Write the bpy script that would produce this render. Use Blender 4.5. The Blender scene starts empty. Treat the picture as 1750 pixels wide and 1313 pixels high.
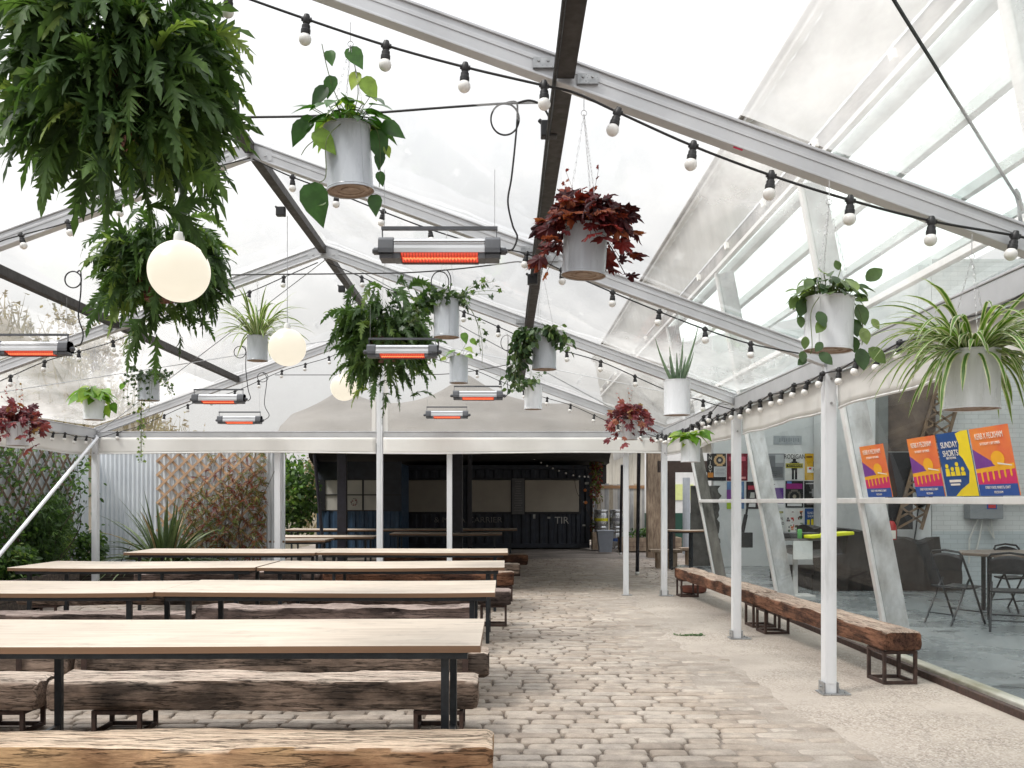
import bpy, math, random
import numpy as np
from mathutils import Vector, Matrix, noise
R = math.radians
rnd = random.Random(7)
U = rnd.uniform
scene = bpy.context.scene

# ------------------------------------------------------------ camera, world, sun, exposure
HC, F, CX, CY = 1.46, 1640.0, 862.0, 857.0
cam = bpy.data.objects.new('camera', bpy.data.cameras.new('camera'))
scene.collection.objects.link(cam)
cam.location = (0, 0, HC)
cam.rotation_euler = (R(90), 0, 0)
cam.data.sensor_width = 36
cam.data.lens = 36 * F / 1750
cam.data.shift_x = (875 - CX) / 1750
cam.data.shift_y = (CY - 656.5) / 1750
cam.data.clip_end = 2000
scene.camera = cam

world = bpy.data.worlds.new('World')
scene.world = world
world.use_nodes = True
wn = world.node_tree.nodes; wl = world.node_tree.links
wn.clear()
sky = wn.new('ShaderNodeTexSky'); sky.sky_type = 'NISHITA'; sky.sun_disc = False
sky.sun_elevation = R(52); sky.sun_rotation = R(-60); sky.dust_density = 4; sky.air_density = 1.0
hs = wn.new('ShaderNodeHueSaturation'); hs.inputs['Saturation'].default_value = 0.12
mixw = wn.new('ShaderNodeMixRGB'); mixw.inputs[0].default_value = 0.62
mixw.inputs[2].default_value = (9.6, 9.65, 9.8, 1)
bg = wn.new('ShaderNodeBackground'); bg.inputs[1].default_value = 0.13
wo = wn.new('ShaderNodeOutputWorld')
wl.new(sky.outputs[0], hs.inputs['Color']); wl.new(hs.outputs[0], mixw.inputs[1])
# overcast sky: about three times brighter overhead than at the horizon, with soft cloud tones
tcw = wn.new('ShaderNodeTexCoord'); sxw = wn.new('ShaderNodeSeparateXYZ'); wl.new(tcw.outputs['Generated'], sxw.inputs[0])
rw = wn.new('ShaderNodeValToRGB'); e_ = rw.color_ramp.elements
e_[0].position = 0.0; e_[0].color = (.405, .392, .375, 1); e_[1].position = 1.0; e_[1].color = (1.26, 1.27, 1.29, 1)
m_ = e_.new(.22); m_.color = (.47, .465, .46, 1); m_ = e_.new(.5); m_.color = (.66, .665, .675, 1); wl.new(sxw.outputs[2], rw.inputs[0])
cn = wn.new('ShaderNodeTexNoise'); cn.inputs['Scale'].default_value = 2.4; cn.inputs['Detail'].default_value = 5; wl.new(tcw.outputs['Generated'], cn.inputs['Vector'])
cr = wn.new('ShaderNodeValToRGB'); cr.color_ramp.elements[0].position = .3; cr.color_ramp.elements[0].color = (.90,.90,.91,1); cr.color_ramp.elements[1].position = .7; cr.color_ramp.elements[1].color = (1.06,1.055,1.05,1)
wl.new(cn.outputs['Fac'], cr.inputs[0])
x1 = wn.new('ShaderNodeMixRGB'); x1.blend_type = 'MULTIPLY'; x1.inputs[0].default_value = 1; wl.new(mixw.outputs[0], x1.inputs[1]); wl.new(rw.outputs[0], x1.inputs[2])
x2 = wn.new('ShaderNodeMixRGB'); x2.blend_type = 'MULTIPLY'; x2.inputs[0].default_value = 1; wl.new(x1.outputs[0], x2.inputs[1]); wl.new(cr.outputs[0], x2.inputs[2])
wl.new(x2.outputs[0], bg.inputs[0]); wl.new(bg.outputs[0], wo.inputs[0])

sun = bpy.data.objects.new('sun', bpy.data.lights.new('sun', 'SUN'))
scene.collection.objects.link(sun)
sun.data.energy = 1.5; sun.data.angle = R(14); sun.data.color = (1, .955, .9)
sun.rotation_euler = (R(38), 0, R(-150))   # from the left rear, high
# sun direction: light travels from the left and a little from behind the camera
sun.rotation_euler = Vector((0.55, 0.32, -0.95)).to_track_quat('-Z', 'Y').to_euler()
vs = scene.view_settings
vs.view_transform = 'Standard'; vs.look = 'None'; vs.gamma = 1; vs.exposure = 1.02
scene.cycles.max_bounces = 8; scene.cycles.transparent_max_bounces = 24
scene.cycles.diffuse_bounces = 4; scene.cycles.glossy_bounces = 3; scene.cycles.transmission_bounces = 4
scene.cycles.caustics_reflective = False; scene.cycles.caustics_refractive = False
scene.cycles.sample_clamp_indirect = 4

# ------------------------------------------------------------ helpers
def P(u, v, Y):
    "point at depth Y (metres in front of the camera) that a measured pixel stands for"
    return Vector(((u - CX) * Y / F, Y, HC - (v - CY) * Y / F))

ORI = {}
class MB:
    def __init__(s): s.v = []; s.f = []; s.m = []; s.a = []; s.mi = 0; s.var = 0.5
    def add(s, vs, fs):
        n = len(s.v); s.v.extend([tuple(p) for p in vs]); s.a.extend([s.var] * len(vs))
        for f in fs: s.f.append(tuple(i + n for i in f)); s.m.append(s.mi)
    def box(s, x0, x1, y0, y1, z0, z1):
        s.add([(x0,y0,z0),(x1,y0,z0),(x1,y1,z0),(x0,y1,z0),(x0,y0,z1),(x1,y0,z1),(x1,y1,z1),(x0,y1,z1)],
              [(0,3,2,1),(4,5,6,7),(0,1,5,4),(1,2,6,5),(2,3,7,6),(3,0,4,7)])
    def beam(s, p, q, w, h, up=(0,0,1), off=0.0):
        p = Vector(p); q = Vector(q); d = (q - p).normalized(); up = Vector(up)
        sd = d.cross(up)
        if sd.length < 1e-4: sd = d.cross(Vector((0,1,0)))
        sd.normalize(); u = sd.cross(d).normalized()
        vs = []
        for c in (p, q):
            for a, b in ((-1,-1),(1,-1),(1,1),(-1,1)): vs.append(c + sd*a*w/2 + u*(b*h/2 + off))
        s.add(vs, [(0,1,2,3),(7,6,5,4),(0,4,5,1),(1,5,6,2),(2,6,7,3),(3,7,4,0)])
    def tube(s, pts, r, n=6, cap=True, r2=None):
        pts = [Vector(p) for p in pts]; k = len(pts)
        vs = []; pu = None
        for i, p in enumerate(pts):
            d = (pts[min(i+1,k-1)] - pts[max(i-1,0)])
            if d.length < 1e-9: d = Vector((0,0,1))
            d.normalize()
            if pu is None: pu = Vector((0,0,1)) if abs(d.z) < .9 else Vector((1,0,0))
            sd = d.cross(pu).normalized(); pu = sd.cross(d).normalized()
            rr = r if r2 is None else r + (r2 - r) * i / max(1, k-1)
            for j in range(n):
                a = 2*math.pi*j/n
                vs.append(p + (sd*math.cos(a) + pu*math.sin(a)) * rr)
        fs = []
        for i in range(k-1):
            for j in range(n):
                fs.append((i*n+j, i*n+(j+1)%n, (i+1)*n+(j+1)%n, (i+1)*n+j))
        if cap: fs.append(tuple(range(n-1,-1,-1))); fs.append(tuple((k-1)*n+j for j in range(n)))
        s.add(vs, fs)
    def lathe(s, prof, n=24, c=(0,0,0), ax=None):
        c = Vector(c); vs = []; fs = []
        q = Matrix.Identity(3) if ax is None else Vector((0,0,1)).rotation_difference(Vector(ax)).to_matrix()
        for r, z in prof:
            for j in range(n):
                a = 2*math.pi*j/n; vs.append(c + q @ Vector((r*math.cos(a), r*math.sin(a), z)))
        for i in range(len(prof)-1):
            for j in range(n): fs.append((i*n+j, i*n+(j+1)%n, (i+1)*n+(j+1)%n, (i+1)*n+j))
        s.add(vs, fs)
    def sphere(s, c, r, n=20, k=12, sz=1):
        s.lathe([(r*math.sin(math.pi*i/k)+1e-5, -r*sz*math.cos(math.pi*i/k)) for i in range(k+1)], n, c)
    def grid(s, fn, nu, nv):
        vs = [fn(i/nu, j/nv) for j in range(nv+1) for i in range(nu+1)]
        s.add(vs, [(j*(nu+1)+i, j*(nu+1)+i+1, (j+1)*(nu+1)+i+1, (j+1)*(nu+1)+i) for j in range(nv) for i in range(nu)])
    def build(s, name, mats, parent=None, smooth=False, bevel=0, sharp=35):
        me = bpy.data.meshes.new(name)
        o0 = ORI.get(parent.name, Vector()) if parent else Vector()
        vv = np.array(s.v, dtype=np.float64).reshape(-1, 3) - np.array(o0)
        me.from_pydata(vv.tolist(), [], s.f)
        for m in (mats if isinstance(mats, (list, tuple)) else [mats]): me.materials.append(m)
        me.polygons.foreach_set('material_index', s.m)
        at = me.attributes.new('var', 'FLOAT', 'POINT'); at.data.foreach_set('value', s.a)
        if smooth: me.shade_smooth(); me.set_sharp_from_angle(angle=R(sharp))
        o = bpy.data.objects.new(name, me); scene.collection.objects.link(o)
        if parent: o.parent = parent
        ORI[o.name] = o0
        if bevel:
            b = o.modifiers.new('bevel', 'BEVEL'); b.width = bevel; b.segments = 2; b.limit_method = 'ANGLE'
        return o

def tag(o, label=None, cat=None, group=None, kind=None):
    if label: o['label'] = label
    if cat: o['category'] = cat
    if group: o['group'] = group
    if kind: o['kind'] = kind
    return o
def thing(name, loc, label, cat, group=None):
    o = bpy.data.objects.new(name, None); scene.collection.objects.link(o)
    o.location = loc; ORI[o.name] = Vector(loc); o.empty_display_size = .1
    return tag(o, label, cat, group)
def dup(root, loc, rz, label, group=None):
    def cp(o, par):
        c = o.copy(); scene.collection.objects.link(c)
        if par: c.parent = par
        for ch in o.children: cp(ch, c)
        return c
    r = cp(root, None); r.location = loc; r.rotation_euler = (0, 0, rz); r['label'] = label
    if group: r['group'] = group
    return r

# ------------------------------------------------------------ materials
def newmat(name):
    m = bpy.data.materials.new(name); m.use_nodes = True
    nt = m.node_tree; b = nt.nodes['Principled BSDF']
    return m, nt, b
def nd(nt, t, **kw):
    n = nt.nodes.new(t)
    for k, v in kw.items():
        if hasattr(n, k): setattr(n, k, v)
        else: n.inputs[k].default_value = v
    return n
def coords(nt, stretch=(1,1,1), loc=(0,0,0), rand=False):
    tc = nd(nt, 'ShaderNodeTexCoord'); mp = nd(nt, 'ShaderNodeMapping')
    mp.inputs['Scale'].default_value = stretch; mp.inputs['Location'].default_value = loc
    nt.links.new(tc.outputs['Object'], mp.inputs[0])
    if rand:
        oi = nd(nt, 'ShaderNodeObjectInfo'); mm = nd(nt, 'ShaderNodeVectorMath', operation='MULTIPLY_ADD')
        cb = nd(nt, 'ShaderNodeCombineXYZ')
        for i in range(3): nt.links.new(oi.outputs['Random'], cb.inputs[i])
        mm.inputs[1].default_value = (37, 53, 71)
        nt.links.new(cb.outputs[0], mm.inputs[0]); nt.links.new(mp.outputs[0], mm.inputs[2])
        return mm.outputs[0]
    return mp.outputs[0]
def ramp(nt, src, stops, interp='LINEAR'):
    r = nd(nt, 'ShaderNodeValToRGB'); r.color_ramp.interpolation = interp
    el = r.color_ramp.elements
    while len(el) < len(stops): el.new(.5)
    for e, (p, c) in zip(el, stops):
        e.position = p; e.color = (c[0], c[1], c[2], 1) if hasattr(c, '__len__') else (c, c, c, 1)
    nt.links.new(src, r.inputs[0]); return r.outputs[0]
def mul(nt, a, b, fac=1.0, mode='MULTIPLY'):
    m = nd(nt, 'ShaderNodeMixRGB', blend_type=mode); m.inputs[0].default_value = fac
    for i, x in ((1, a), (2, b)):
        if hasattr(x, 'links'): nt.links.new(x, m.inputs[i])
        else: m.inputs[i].default_value = (*x, 1)
    return m.outputs[0]
def noise_(nt, vec, scale, detail=6, rough=.6):
    n = nd(nt, 'ShaderNodeTexNoise'); n.inputs['Scale'].default_value = scale
    n.inputs['Detail'].default_value = detail; n.inputs['Roughness'].default_value = rough
    nt.links.new(vec, n.inputs['Vector']); return n.outputs['Fac']
def bump(nt, b, h, strength=.3, dist=.01):
    bp = nd(nt, 'ShaderNodeBump'); bp.inputs['Strength'].default_value = strength; bp.inputs['Distance'].default_value = dist
    nt.links.new(h, bp.inputs['Height']); nt.links.new(bp.outputs[0], b.inputs['Normal'])
def M(name, c1, c2=None, scale=6, rough=.6, bmp=0, metal=0, stretch=(1,1,1), lo=.35, hi=.65, rv=.1, detail=7, bd=.01, rand=False, spec=None):
    m, nt, b = newmat(name)
    c2 = c2 or tuple(x*.82 for x in c1)
    v = coords(nt, stretch, rand=rand); n = noise_(nt, v, scale, detail)
    nt.links.new(ramp(nt, n, [(lo, c2), (hi, c1)]), b.inputs['Base Color'])
    b.inputs['Metallic'].default_value = metal
    n2 = noise_(nt, v, scale*2.7, 4)
    nt.links.new(ramp(nt, n2, [(.3, max(0, rough-rv)), (.7, min(1, rough+rv))]), b.inputs['Roughness'])
    if spec is not None: b.inputs['Specular IOR Level'].default_value = spec
    if bmp: bump(nt, b, n, bmp, bd)
    return m
_c = {}
def srgb(r, g, b):
    return tuple(((x/255+.055)/1.055)**2.4 if x > 10 else x/255/12.92 for x in (r, g, b))
def ink(r, g, b, rough=.45):
    k = (r, g, b)
    if k not in _c: _c[k] = M('ink_%d_%d_%d' % k, srgb(r, g, b), tuple(x*.9 for x in srgb(r, g, b)), 9, rough, rv=.05)
    return _c[k]
def leafmat(name, stops, rough=.4, trans=.35, tint=1.5, spec=.4, veins=0.0):
    m, nt, b = newmat(name)
    at = nd(nt, 'ShaderNodeAttribute', attribute_name='var')
    col = ramp(nt, at.outputs['Fac'], stops)
    v = coords(nt); n = noise_(nt, v, 26, 3)
    col = mul(nt, col, ramp(nt, n, [(.35, .68), (.65, 1.0)]))
    nt.links.new(col, b.inputs['Base Color']); b.inputs['Roughness'].default_value = rough
    b.inputs['Specular IOR Level'].default_value = spec
    tr = nd(nt, 'ShaderNodeBsdfTranslucent'); mx = nd(nt, 'ShaderNodeMixShader'); mx.inputs[0].default_value = trans
    c2 = mul(nt, col, (tint*1.05, tint*1.12, tint*.55)); nt.links.new(c2, tr.inputs[0])
    out = nt.nodes['Material Output']
    nt.links.new(b.outputs[0], mx.inputs[1]); nt.links.new(tr.outputs[0], mx.inputs[2]); nt.links.new(mx.outputs[0], out.inputs[0])
    return m

alu = M('brushed_aluminium', (.60,.61,.63), (.50,.51,.53), 3, .38, metal=.35, stretch=(1,1,1), rv=.08)
alu_w = M('white_anodised', (.75,.77,.80), (.60,.62,.64), 7, .38, metal=.1, rv=.12, stretch=(1,1,.22), lo=.30, hi=.48)
purl_m = M('backlit_dark_purlin', (.028,.022,.019), (.016,.013,.011), 8, .55)  # backlit darkness of the purlins painted into the base colour
steel = M('galvanised', (.45,.46,.47), (.3,.31,.32), 30, .35, metal=.7)
chrome = M('zinc_chain', (.62,.62,.63), (.5,.5,.5), 30, .3, metal=.8)
black = M('black_plastic', (.018,.018,.02), (.010,.010,.012), 20, .45)
cable_m = M('black_cable', (.015,.015,.016), (.01,.01,.011), 20, .55)
legm = M('dark_steel_leg', (.03,.036,.042), (.016,.02,.024), 14, .42, metal=.3, bmp=.1)
rust = M('rusty_steel', (.075,.042,.032), (.035,.022,.018), 20, .75, bmp=.25)
pvc_w = M('white_tarpaulin', (.80,.79,.765), (.74,.73,.70), 1.5, .42, bmp=.25, bd=.03, stretch=(1,1,.5))
white_p = M('white_paint', (.74,.74,.73), (.64,.64,.63), 5, .5, bmp=.05)
canm = M('painted_tin', (.47,.50,.54), (.41,.44,.48), 7, .28, stretch=(1,1,.25), rv=.12)
can_w = M('white_tin', (.70,.72,.75), (.64,.66,.69), 7, .28, stretch=(1,1,.25), rv=.12)
can_b = M('tin_bottom', (.36,.27,.20), (.20,.13,.09), 22, .5, metal=.3)
soil = M('soil', (.035,.025,.018), (.015,.01,.008), 60, .95, bmp=.8)
terra = M('terracotta', (.16,.05,.03), (.09,.03,.02), 12, .7)

def schlick(nt, f0=.04, top=.9):
    "two-sided reflectance of a thin pane"
    ge = nd(nt, 'ShaderNodeNewGeometry'); d = nd(nt, 'ShaderNodeVectorMath', operation='DOT_PRODUCT')
    nt.links.new(ge.outputs['Normal'], d.inputs[0]); nt.links.new(ge.outputs['Incoming'], d.inputs[1])
    def mt(op, a, b_=None):
        n = nd(nt, 'ShaderNodeMath', operation=op)
        for i, x in ((0, a), (1, b_)):
            if x is None: continue
            if hasattr(x, 'links'): nt.links.new(x, n.inputs[i])
            else: n.inputs[i].default_value = x
        return n.outputs[0]
    a = mt('ABSOLUTE', d.outputs['Value']); c = mt('POWER', mt('SUBTRACT', 1.0, a), 5.0)
    return mt('ADD', mt('MULTIPLY', c, top), f0)
def film_mat(name, haze_amt, base=(.93,.94,.93), streak=(1,.25,1), sc=.9, gl=.08, extra=0.0):
    "clear, slightly smeared and wrinkled PVC film"
    m, nt, b = newmat(name); out = nt.nodes['Material Output']; nt.nodes.remove(b)
    v = coords(nt, streak)
    n = noise_(nt, v, sc, 8, .62); n2 = noise_(nt, v, sc*5.3, 5, .6)
    tp = nd(nt, 'ShaderNodeBsdfTransparent'); tp.inputs[0].default_value = (*base, 1)
    df = nd(nt, 'ShaderNodeBsdfDiffuse'); df.inputs[0].default_value = (.80,.79,.76,1)
    tl = nd(nt, 'ShaderNodeBsdfTranslucent'); tl.inputs[0].default_value = (.95,.94,.92,1)
    ml = nd(nt, 'ShaderNodeMixShader'); ml.inputs[0].default_value = .75
    nt.links.new(df.outputs[0], ml.inputs[1]); nt.links.new(tl.outputs[0], ml.inputs[2])
    f = ramp(nt, n, [(.42, extra), (.66, haze_amt+extra)]); f2 = ramp(nt, n2, [(.5, .0), (.78, haze_amt*.35)])
    ff = mul(nt, f, f2, 1, 'ADD')
    m1 = nd(nt, 'ShaderNodeMixShader'); nt.links.new(ff, m1.inputs[0])
    nt.links.new(tp.outputs[0], m1.inputs[1]); nt.links.new(ml.outputs[0], m1.inputs[2])
    g = nd(nt, 'ShaderNodeBsdfGlossy'); g.inputs['Roughness'].default_value = gl; g.inputs[0].default_value = (1,1,1,1)
    bp = nd(nt, 'ShaderNodeBump'); bp.inputs['Strength'].default_value = .35; bp.inputs['Distance'].default_value = .03
    nt.links.new(n, bp.inputs['Height']); nt.links.new(bp.outputs[0], g.inputs['Normal'])
    m2 = nd(nt, 'ShaderNodeMixShader'); nt.links.new(schlick(nt, .04, .6), m2.inputs[0])
    nt.links.new(m1.outputs[0], m2.inputs[1]); nt.links.new(g.outputs[0], m2.inputs[2])
    nt.links.new(m2.outputs[0], out.inputs[0]); return m
film = film_mat('clear_roof_film', .20, extra=.03)
film_side = film_mat('clear_gable_film', .10, extra=.02)
film_low = film_mat('smeared_roof_film', .55, streak=(.55,.22,.55), sc=.8, extra=.10)

def glass_mat(name, tint=(.90,.94,.93), ior=1.45, rough=.0):
    m, nt, b = newmat(name); out = nt.nodes['Material Output']; nt.nodes.remove(b)
    tp = nd(nt, 'ShaderNodeBsdfTransparent'); tp.inputs[0].default_value = (*tint, 1)
    g = nd(nt, 'ShaderNodeBsdfGlossy'); g.inputs['Roughness'].default_value = rough
    m2 = nd(nt, 'ShaderNodeMixShader'); nt.links.new(schlick(nt, .015 if ior < 1.5 else .10, .42), m2.inputs[0])
    nt.links.new(tp.outputs[0], m2.inputs[1]); nt.links.new(g.outputs[0], m2.inputs[2])
    nt.links.new(m2.outputs[0], out.inputs[0]); return m
glass = glass_mat('window_glass', (.95,.97,.965))
glass_g = glass_mat('greenish_glass', (.86,.92,.905), 1.6)

def emis(name, col, s, base=None):
    m, nt, b = newmat(name); b.inputs['Base Color'].default_value = (*(base or col), 1)
    b.inputs['Emission Color'].default_value = (*col, 1); b.inputs['Emission Strength'].default_value = s
    b.inputs['Roughness'].default_value = .3; return m
globe_m = emis('lit_opal_globe', (1,.91,.74), .44, (.12,.11,.09))
bulb_m = M('opal_bulb', (.85,.84,.82), (.78,.77,.75), 5, .25)
glow_m = emis('glowing_element', (1,.075,.035), .33, (.25,.03,.02))
glow_hot = emis('hot_filament', (1,.26,.10), .8, (.4,.05,.02))

def sleeper_mat(name, top1, top2, side1, side2, orange=None):
    m, nt, b = newmat(name)
    v = coords(nt, (1,7,7), rand=True); v2 = coords(nt, (1,2.2,2.2), rand=True)
    n = noise_(nt, v, 3.2, 10, .72); big = noise_(nt, v2, 2.1, 6, .6); fine = noise_(nt, v, 16, 8, .75)
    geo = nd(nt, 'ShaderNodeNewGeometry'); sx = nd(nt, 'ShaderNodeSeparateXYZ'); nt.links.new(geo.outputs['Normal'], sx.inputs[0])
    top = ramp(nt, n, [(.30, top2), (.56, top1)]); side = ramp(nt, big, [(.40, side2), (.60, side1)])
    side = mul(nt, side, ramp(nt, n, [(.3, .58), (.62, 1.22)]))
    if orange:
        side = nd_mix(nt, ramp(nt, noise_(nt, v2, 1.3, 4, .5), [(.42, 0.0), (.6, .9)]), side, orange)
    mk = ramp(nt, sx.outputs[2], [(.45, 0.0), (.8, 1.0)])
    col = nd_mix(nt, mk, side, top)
    crack = ramp(nt, noise_(nt, coords(nt, (1,16,16), rand=True), 1.6, 5, .6), [(.475, 1.0), (.497, .13), (.503, .13), (.525, 1.0)])
    col = mul(nt, col, crack, .8); col = mul(nt, col, ramp(nt, fine, [(.3, .62), (.6, 1.06)]))
    nt.links.new(col, b.inputs['Base Color']); b.inputs['Roughness'].default_value = .85
    b.inputs['Specular IOR Level'].default_value = .2
    h = mul(nt, mul(nt, n, crack), fine, .5); bump(nt, b, h, .9, .022)
    return m
def nd_mix(nt, fac, a, b):
    x = nd(nt, 'ShaderNodeMixRGB'); nt.links.new(fac, x.inputs[0])
    for i, y in ((1, a), (2, b)):
        if hasattr(y, 'links'): nt.links.new(y, x.inputs[i])
        else: x.inputs[i].default_value = (*y, 1)
    return x.outputs[0]
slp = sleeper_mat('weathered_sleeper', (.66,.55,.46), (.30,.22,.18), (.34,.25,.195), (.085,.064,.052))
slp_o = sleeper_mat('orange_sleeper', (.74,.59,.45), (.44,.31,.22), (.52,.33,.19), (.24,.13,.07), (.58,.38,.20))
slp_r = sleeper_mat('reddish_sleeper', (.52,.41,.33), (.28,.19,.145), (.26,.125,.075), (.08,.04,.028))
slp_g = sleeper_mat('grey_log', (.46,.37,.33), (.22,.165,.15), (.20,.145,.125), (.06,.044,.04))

def ply_mat():
    m, nt, b = newmat('bleached_plywood')
    v = coords(nt, (1,9,9), rand=True)
    n = noise_(nt, v, 2.2, 9, .7); big = noise_(nt, coords(nt, rand=True), 1.4, 4)
    col = ramp(nt, n, [(.3, (.50,.41,.325)), (.62, (.67,.58,.48))])
    col = mul(nt, col, ramp(nt, big, [(.3, .86), (.7, 1.05)])); st_ = ramp(nt, noise_(nt, coords(nt, (1,1.6,1), rand=True), 5.5, 5, .7), [(.30, .74), (.44, 1.0)]); col = mul(nt, col, st_); sc_ = ramp(nt, noise_(nt, coords(nt, (2,30,1), rand=True), 2.2, 6, .7), [(.30, .72), (.40, 1.0)]); col = mul(nt, col, sc_)
    geo = nd(nt, 'ShaderNodeNewGeometry'); sx = nd(nt, 'ShaderNodeSeparateXYZ'); nt.links.new(geo.outputs['Normal'], sx.inputs[0])
    mk = ramp(nt, sx.outputs[2], [(.4, 0.0), (.7, 1.0)])
    z = nd(nt, 'ShaderNodeTexWave', wave_type='BANDS', bands_direction='Z'); z.inputs['Scale'].default_value = 55; z.inputs['Distortion'].default_value = .6
    nt.links.new(coords(nt), z.inputs[0])
    edge = ramp(nt, z.outputs['Fac'], [(.3, (.13,.07,.04)), (.7, (.27,.16,.09))])
    nt.links.new(nd_mix(nt, mk, edge, col), b.inputs['Base Color']); b.inputs['Roughness'].default_value = .45
    bump(nt, b, n, .15, .004); return m
ply = ply_mat()
timber = M('old_timber', (.42,.33,.24), (.20,.14,.10), 4, .8, bmp=.4, stretch=(5,5,1))
timber_d = M('dark_planks', (.10,.078,.062), (.03,.024,.02), 4, .85, bmp=.5, stretch=(1,6,6), rand=True)
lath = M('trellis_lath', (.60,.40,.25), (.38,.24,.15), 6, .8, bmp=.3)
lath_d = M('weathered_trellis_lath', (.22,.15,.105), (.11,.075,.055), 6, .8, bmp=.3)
# ------------------------------------------------------------ ground
rnd.seed(11)
m_mortar, nt, b = newmat('sandy_mortar_ground')
v = coords(nt); n = noise_(nt, v, 1.2, 8, .6); n2 = noise_(nt, v, 60, 4, .7)
col = ramp(nt, n, [(.35, (.17,.145,.125)), (.65, (.33,.285,.245))]); col = mul(nt, col, ramp(nt, n2, [(.3, .55), (.65, 1.1)]))
nt.links.new(col, b.inputs['Base Color']); b.inputs['Roughness'].default_value = .9; bump(nt, b, n2, .6, .01)
g = MB()
g.grid(lambda a, c: Vector((-60+120*a, -8+130*c, -.012)), 60, 60)
tag(g.build('ground', m_mortar), kind='structure')

m_stone, nt, b = newmat('granite_setts')
at = nd(nt, 'ShaderNodeAttribute', attribute_name='var')
col = ramp(nt, at.outputs['Fac'], [(0, (.32,.265,.22)), (.35, (.43,.355,.29)), (.7, (.455,.395,.34)), (1, (.53,.455,.385))])
v = coords(nt); n = noise_(nt, v, 9, 8, .7); n2 = noise_(nt, v, 110, 4, .7); n3 = noise_(nt, v, .7, 5)
col = mul(nt, col, ramp(nt, n, [(.3, .62), (.65, 1.12)])); col = mul(nt, col, ramp(nt, n2, [(.3, .78), (.6, 1.06)]))
col = mul(nt, col, ramp(nt, n3, [(.32, .74), (.6, 1.06)]))
nt.links.new(col, b.inputs['Base Color']); b.inputs['Roughness'].default_value = .72
bump(nt, b, mul(nt, n, n2, .5), .6, .012)

m_conc, nt, b = newmat('exposed_aggregate_concrete')
v = coords(nt); n = noise_(nt, v, 1.6, 7, .6)
vo = nd(nt, 'ShaderNodeTexVoronoi'); vo.inputs['Scale'].default_value = 85; nt.links.new(v, vo.inputs['Vector'])
peb = ramp(nt, vo.outputs['Color'], [(.15, (.16,.125,.10)), (.42, (.33,.28,.235)), (.7, (.45,.395,.34)), (.95, (.58,.53,.48))])
smooth_c = ramp(nt, n, [(.3, (.37,.32,.275)), (.7, (.47,.41,.355))])
mask = ramp(nt, noise_(nt, v, .85, 6, .65), [(.43, .12), (.58, .72)])
col = nd_mix(nt, mask, smooth_c, peb)
crk = ramp(nt, noise_(nt, coords(nt, (1.4,.5,1)), 1.1, 5, .65), [(.491, 1.0), (.4985, .45), (.5015, .45), (.509, 1.0)])
col = mul(nt, col, crk, .35)
stain = ramp(nt, noise_(nt, v, .55, 4), [(.36, .78), (.56, 1.0)]); col = mul(nt, col, stain)
nt.links.new(col, b.inputs['Base Color']); b.inputs['Roughness'].default_value = .8
bump(nt, b, mul(nt, vo.outputs['Distance'], mask), .5, .004)

def edgeX(y):
    return 1.93 + .22*noise.noise(Vector((3.1, y*.45, 0))) + .10*noise.noise(Vector((9.1, y*2.1, 0))) + (.5 if y > 15.3 else 0) - (.0 if y < 9 else .12)
# setts
pv = []; pf = []; pa = []; cnt = 0
NR = 14
def sett(cx, cy, w, d, h, tone):
    global cnt
    th = U(-.035, .035); co, si = math.cos(th), math.sin(th); ex = U(3.6, 7)
    ph = [U(-1, 1) for _ in range(4)]
    base = len(pv)
    for k, (s, z) in enumerate(((1.0, -.03), (.99, h*.45), (.94, h*.88), (.80, h))):
        for j in range(NR):
            a = 2*math.pi*j/NR
            ca, sa = math.cos(a), math.sin(a)
            x = math.copysign(abs(ca)**(2/ex), ca)*w/2*(1+.03*ph[0]*math.sin(2*a+ph[1]*3))
            y = math.copysign(abs(sa)**(2/ex), sa)*d/2*(1+.08*ph[2]*math.sin(3*a+ph[3]*3))
            x *= s if k < 3 else s+.1; y *= s
            pv.append((cx+x*co-y*si, cy+x*si+y*co, z))
            pa.append(tone)
    pv.append((cx, cy, h*1.02)); pa.append(tone)
    for k in range(3):
        for j in range(NR): pf.append((base+k*NR+j, base+k*NR+(j+1)%NR, base+(k+1)*NR+(j+1)%NR, base+(k+1)*NR+j))
    for j in range(NR): pf.append((base+3*NR+j, base+3*NR+(j+1)%NR, base+4*NR))
    cnt += 1
y = 2.6
while y < 24:
    d = U(.122, .136) * (1 if y < 12 else 1.15)
    x = -6.2 + U(0, .3) if y > 7 else -4.2 + U(0, .3)
    xe = edgeX(y) if y < 15.6 else 5.4
    while x < xe:
        w = U(.20, .36)
        if x + w > xe + .05: w = max(.12, xe + .04 - x)
        if x > -2.2 or y < 20:
            wob = .02*noise.noise(Vector((x*.9, y*.5, 1)))
            sett(x+w/2, y+d/2+wob, w-U(.004, .018), d-U(.004, .013), .018+U(-.004, .005), min(1, max(0, rnd.gauss(.5, .22))))
        x += w
    y += d
me = bpy.data.meshes.new('cobblestones'); me.from_pydata(pv, [], pf); me.materials.append(m_stone)
at = me.attributes.new('var', 'FLOAT', 'POINT'); at.data.foreach_set('value', pa); me.shade_smooth()
o = bpy.data.objects.new('cobblestones', me); scene.collection.objects.link(o); tag(o, kind='structure')
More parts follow.
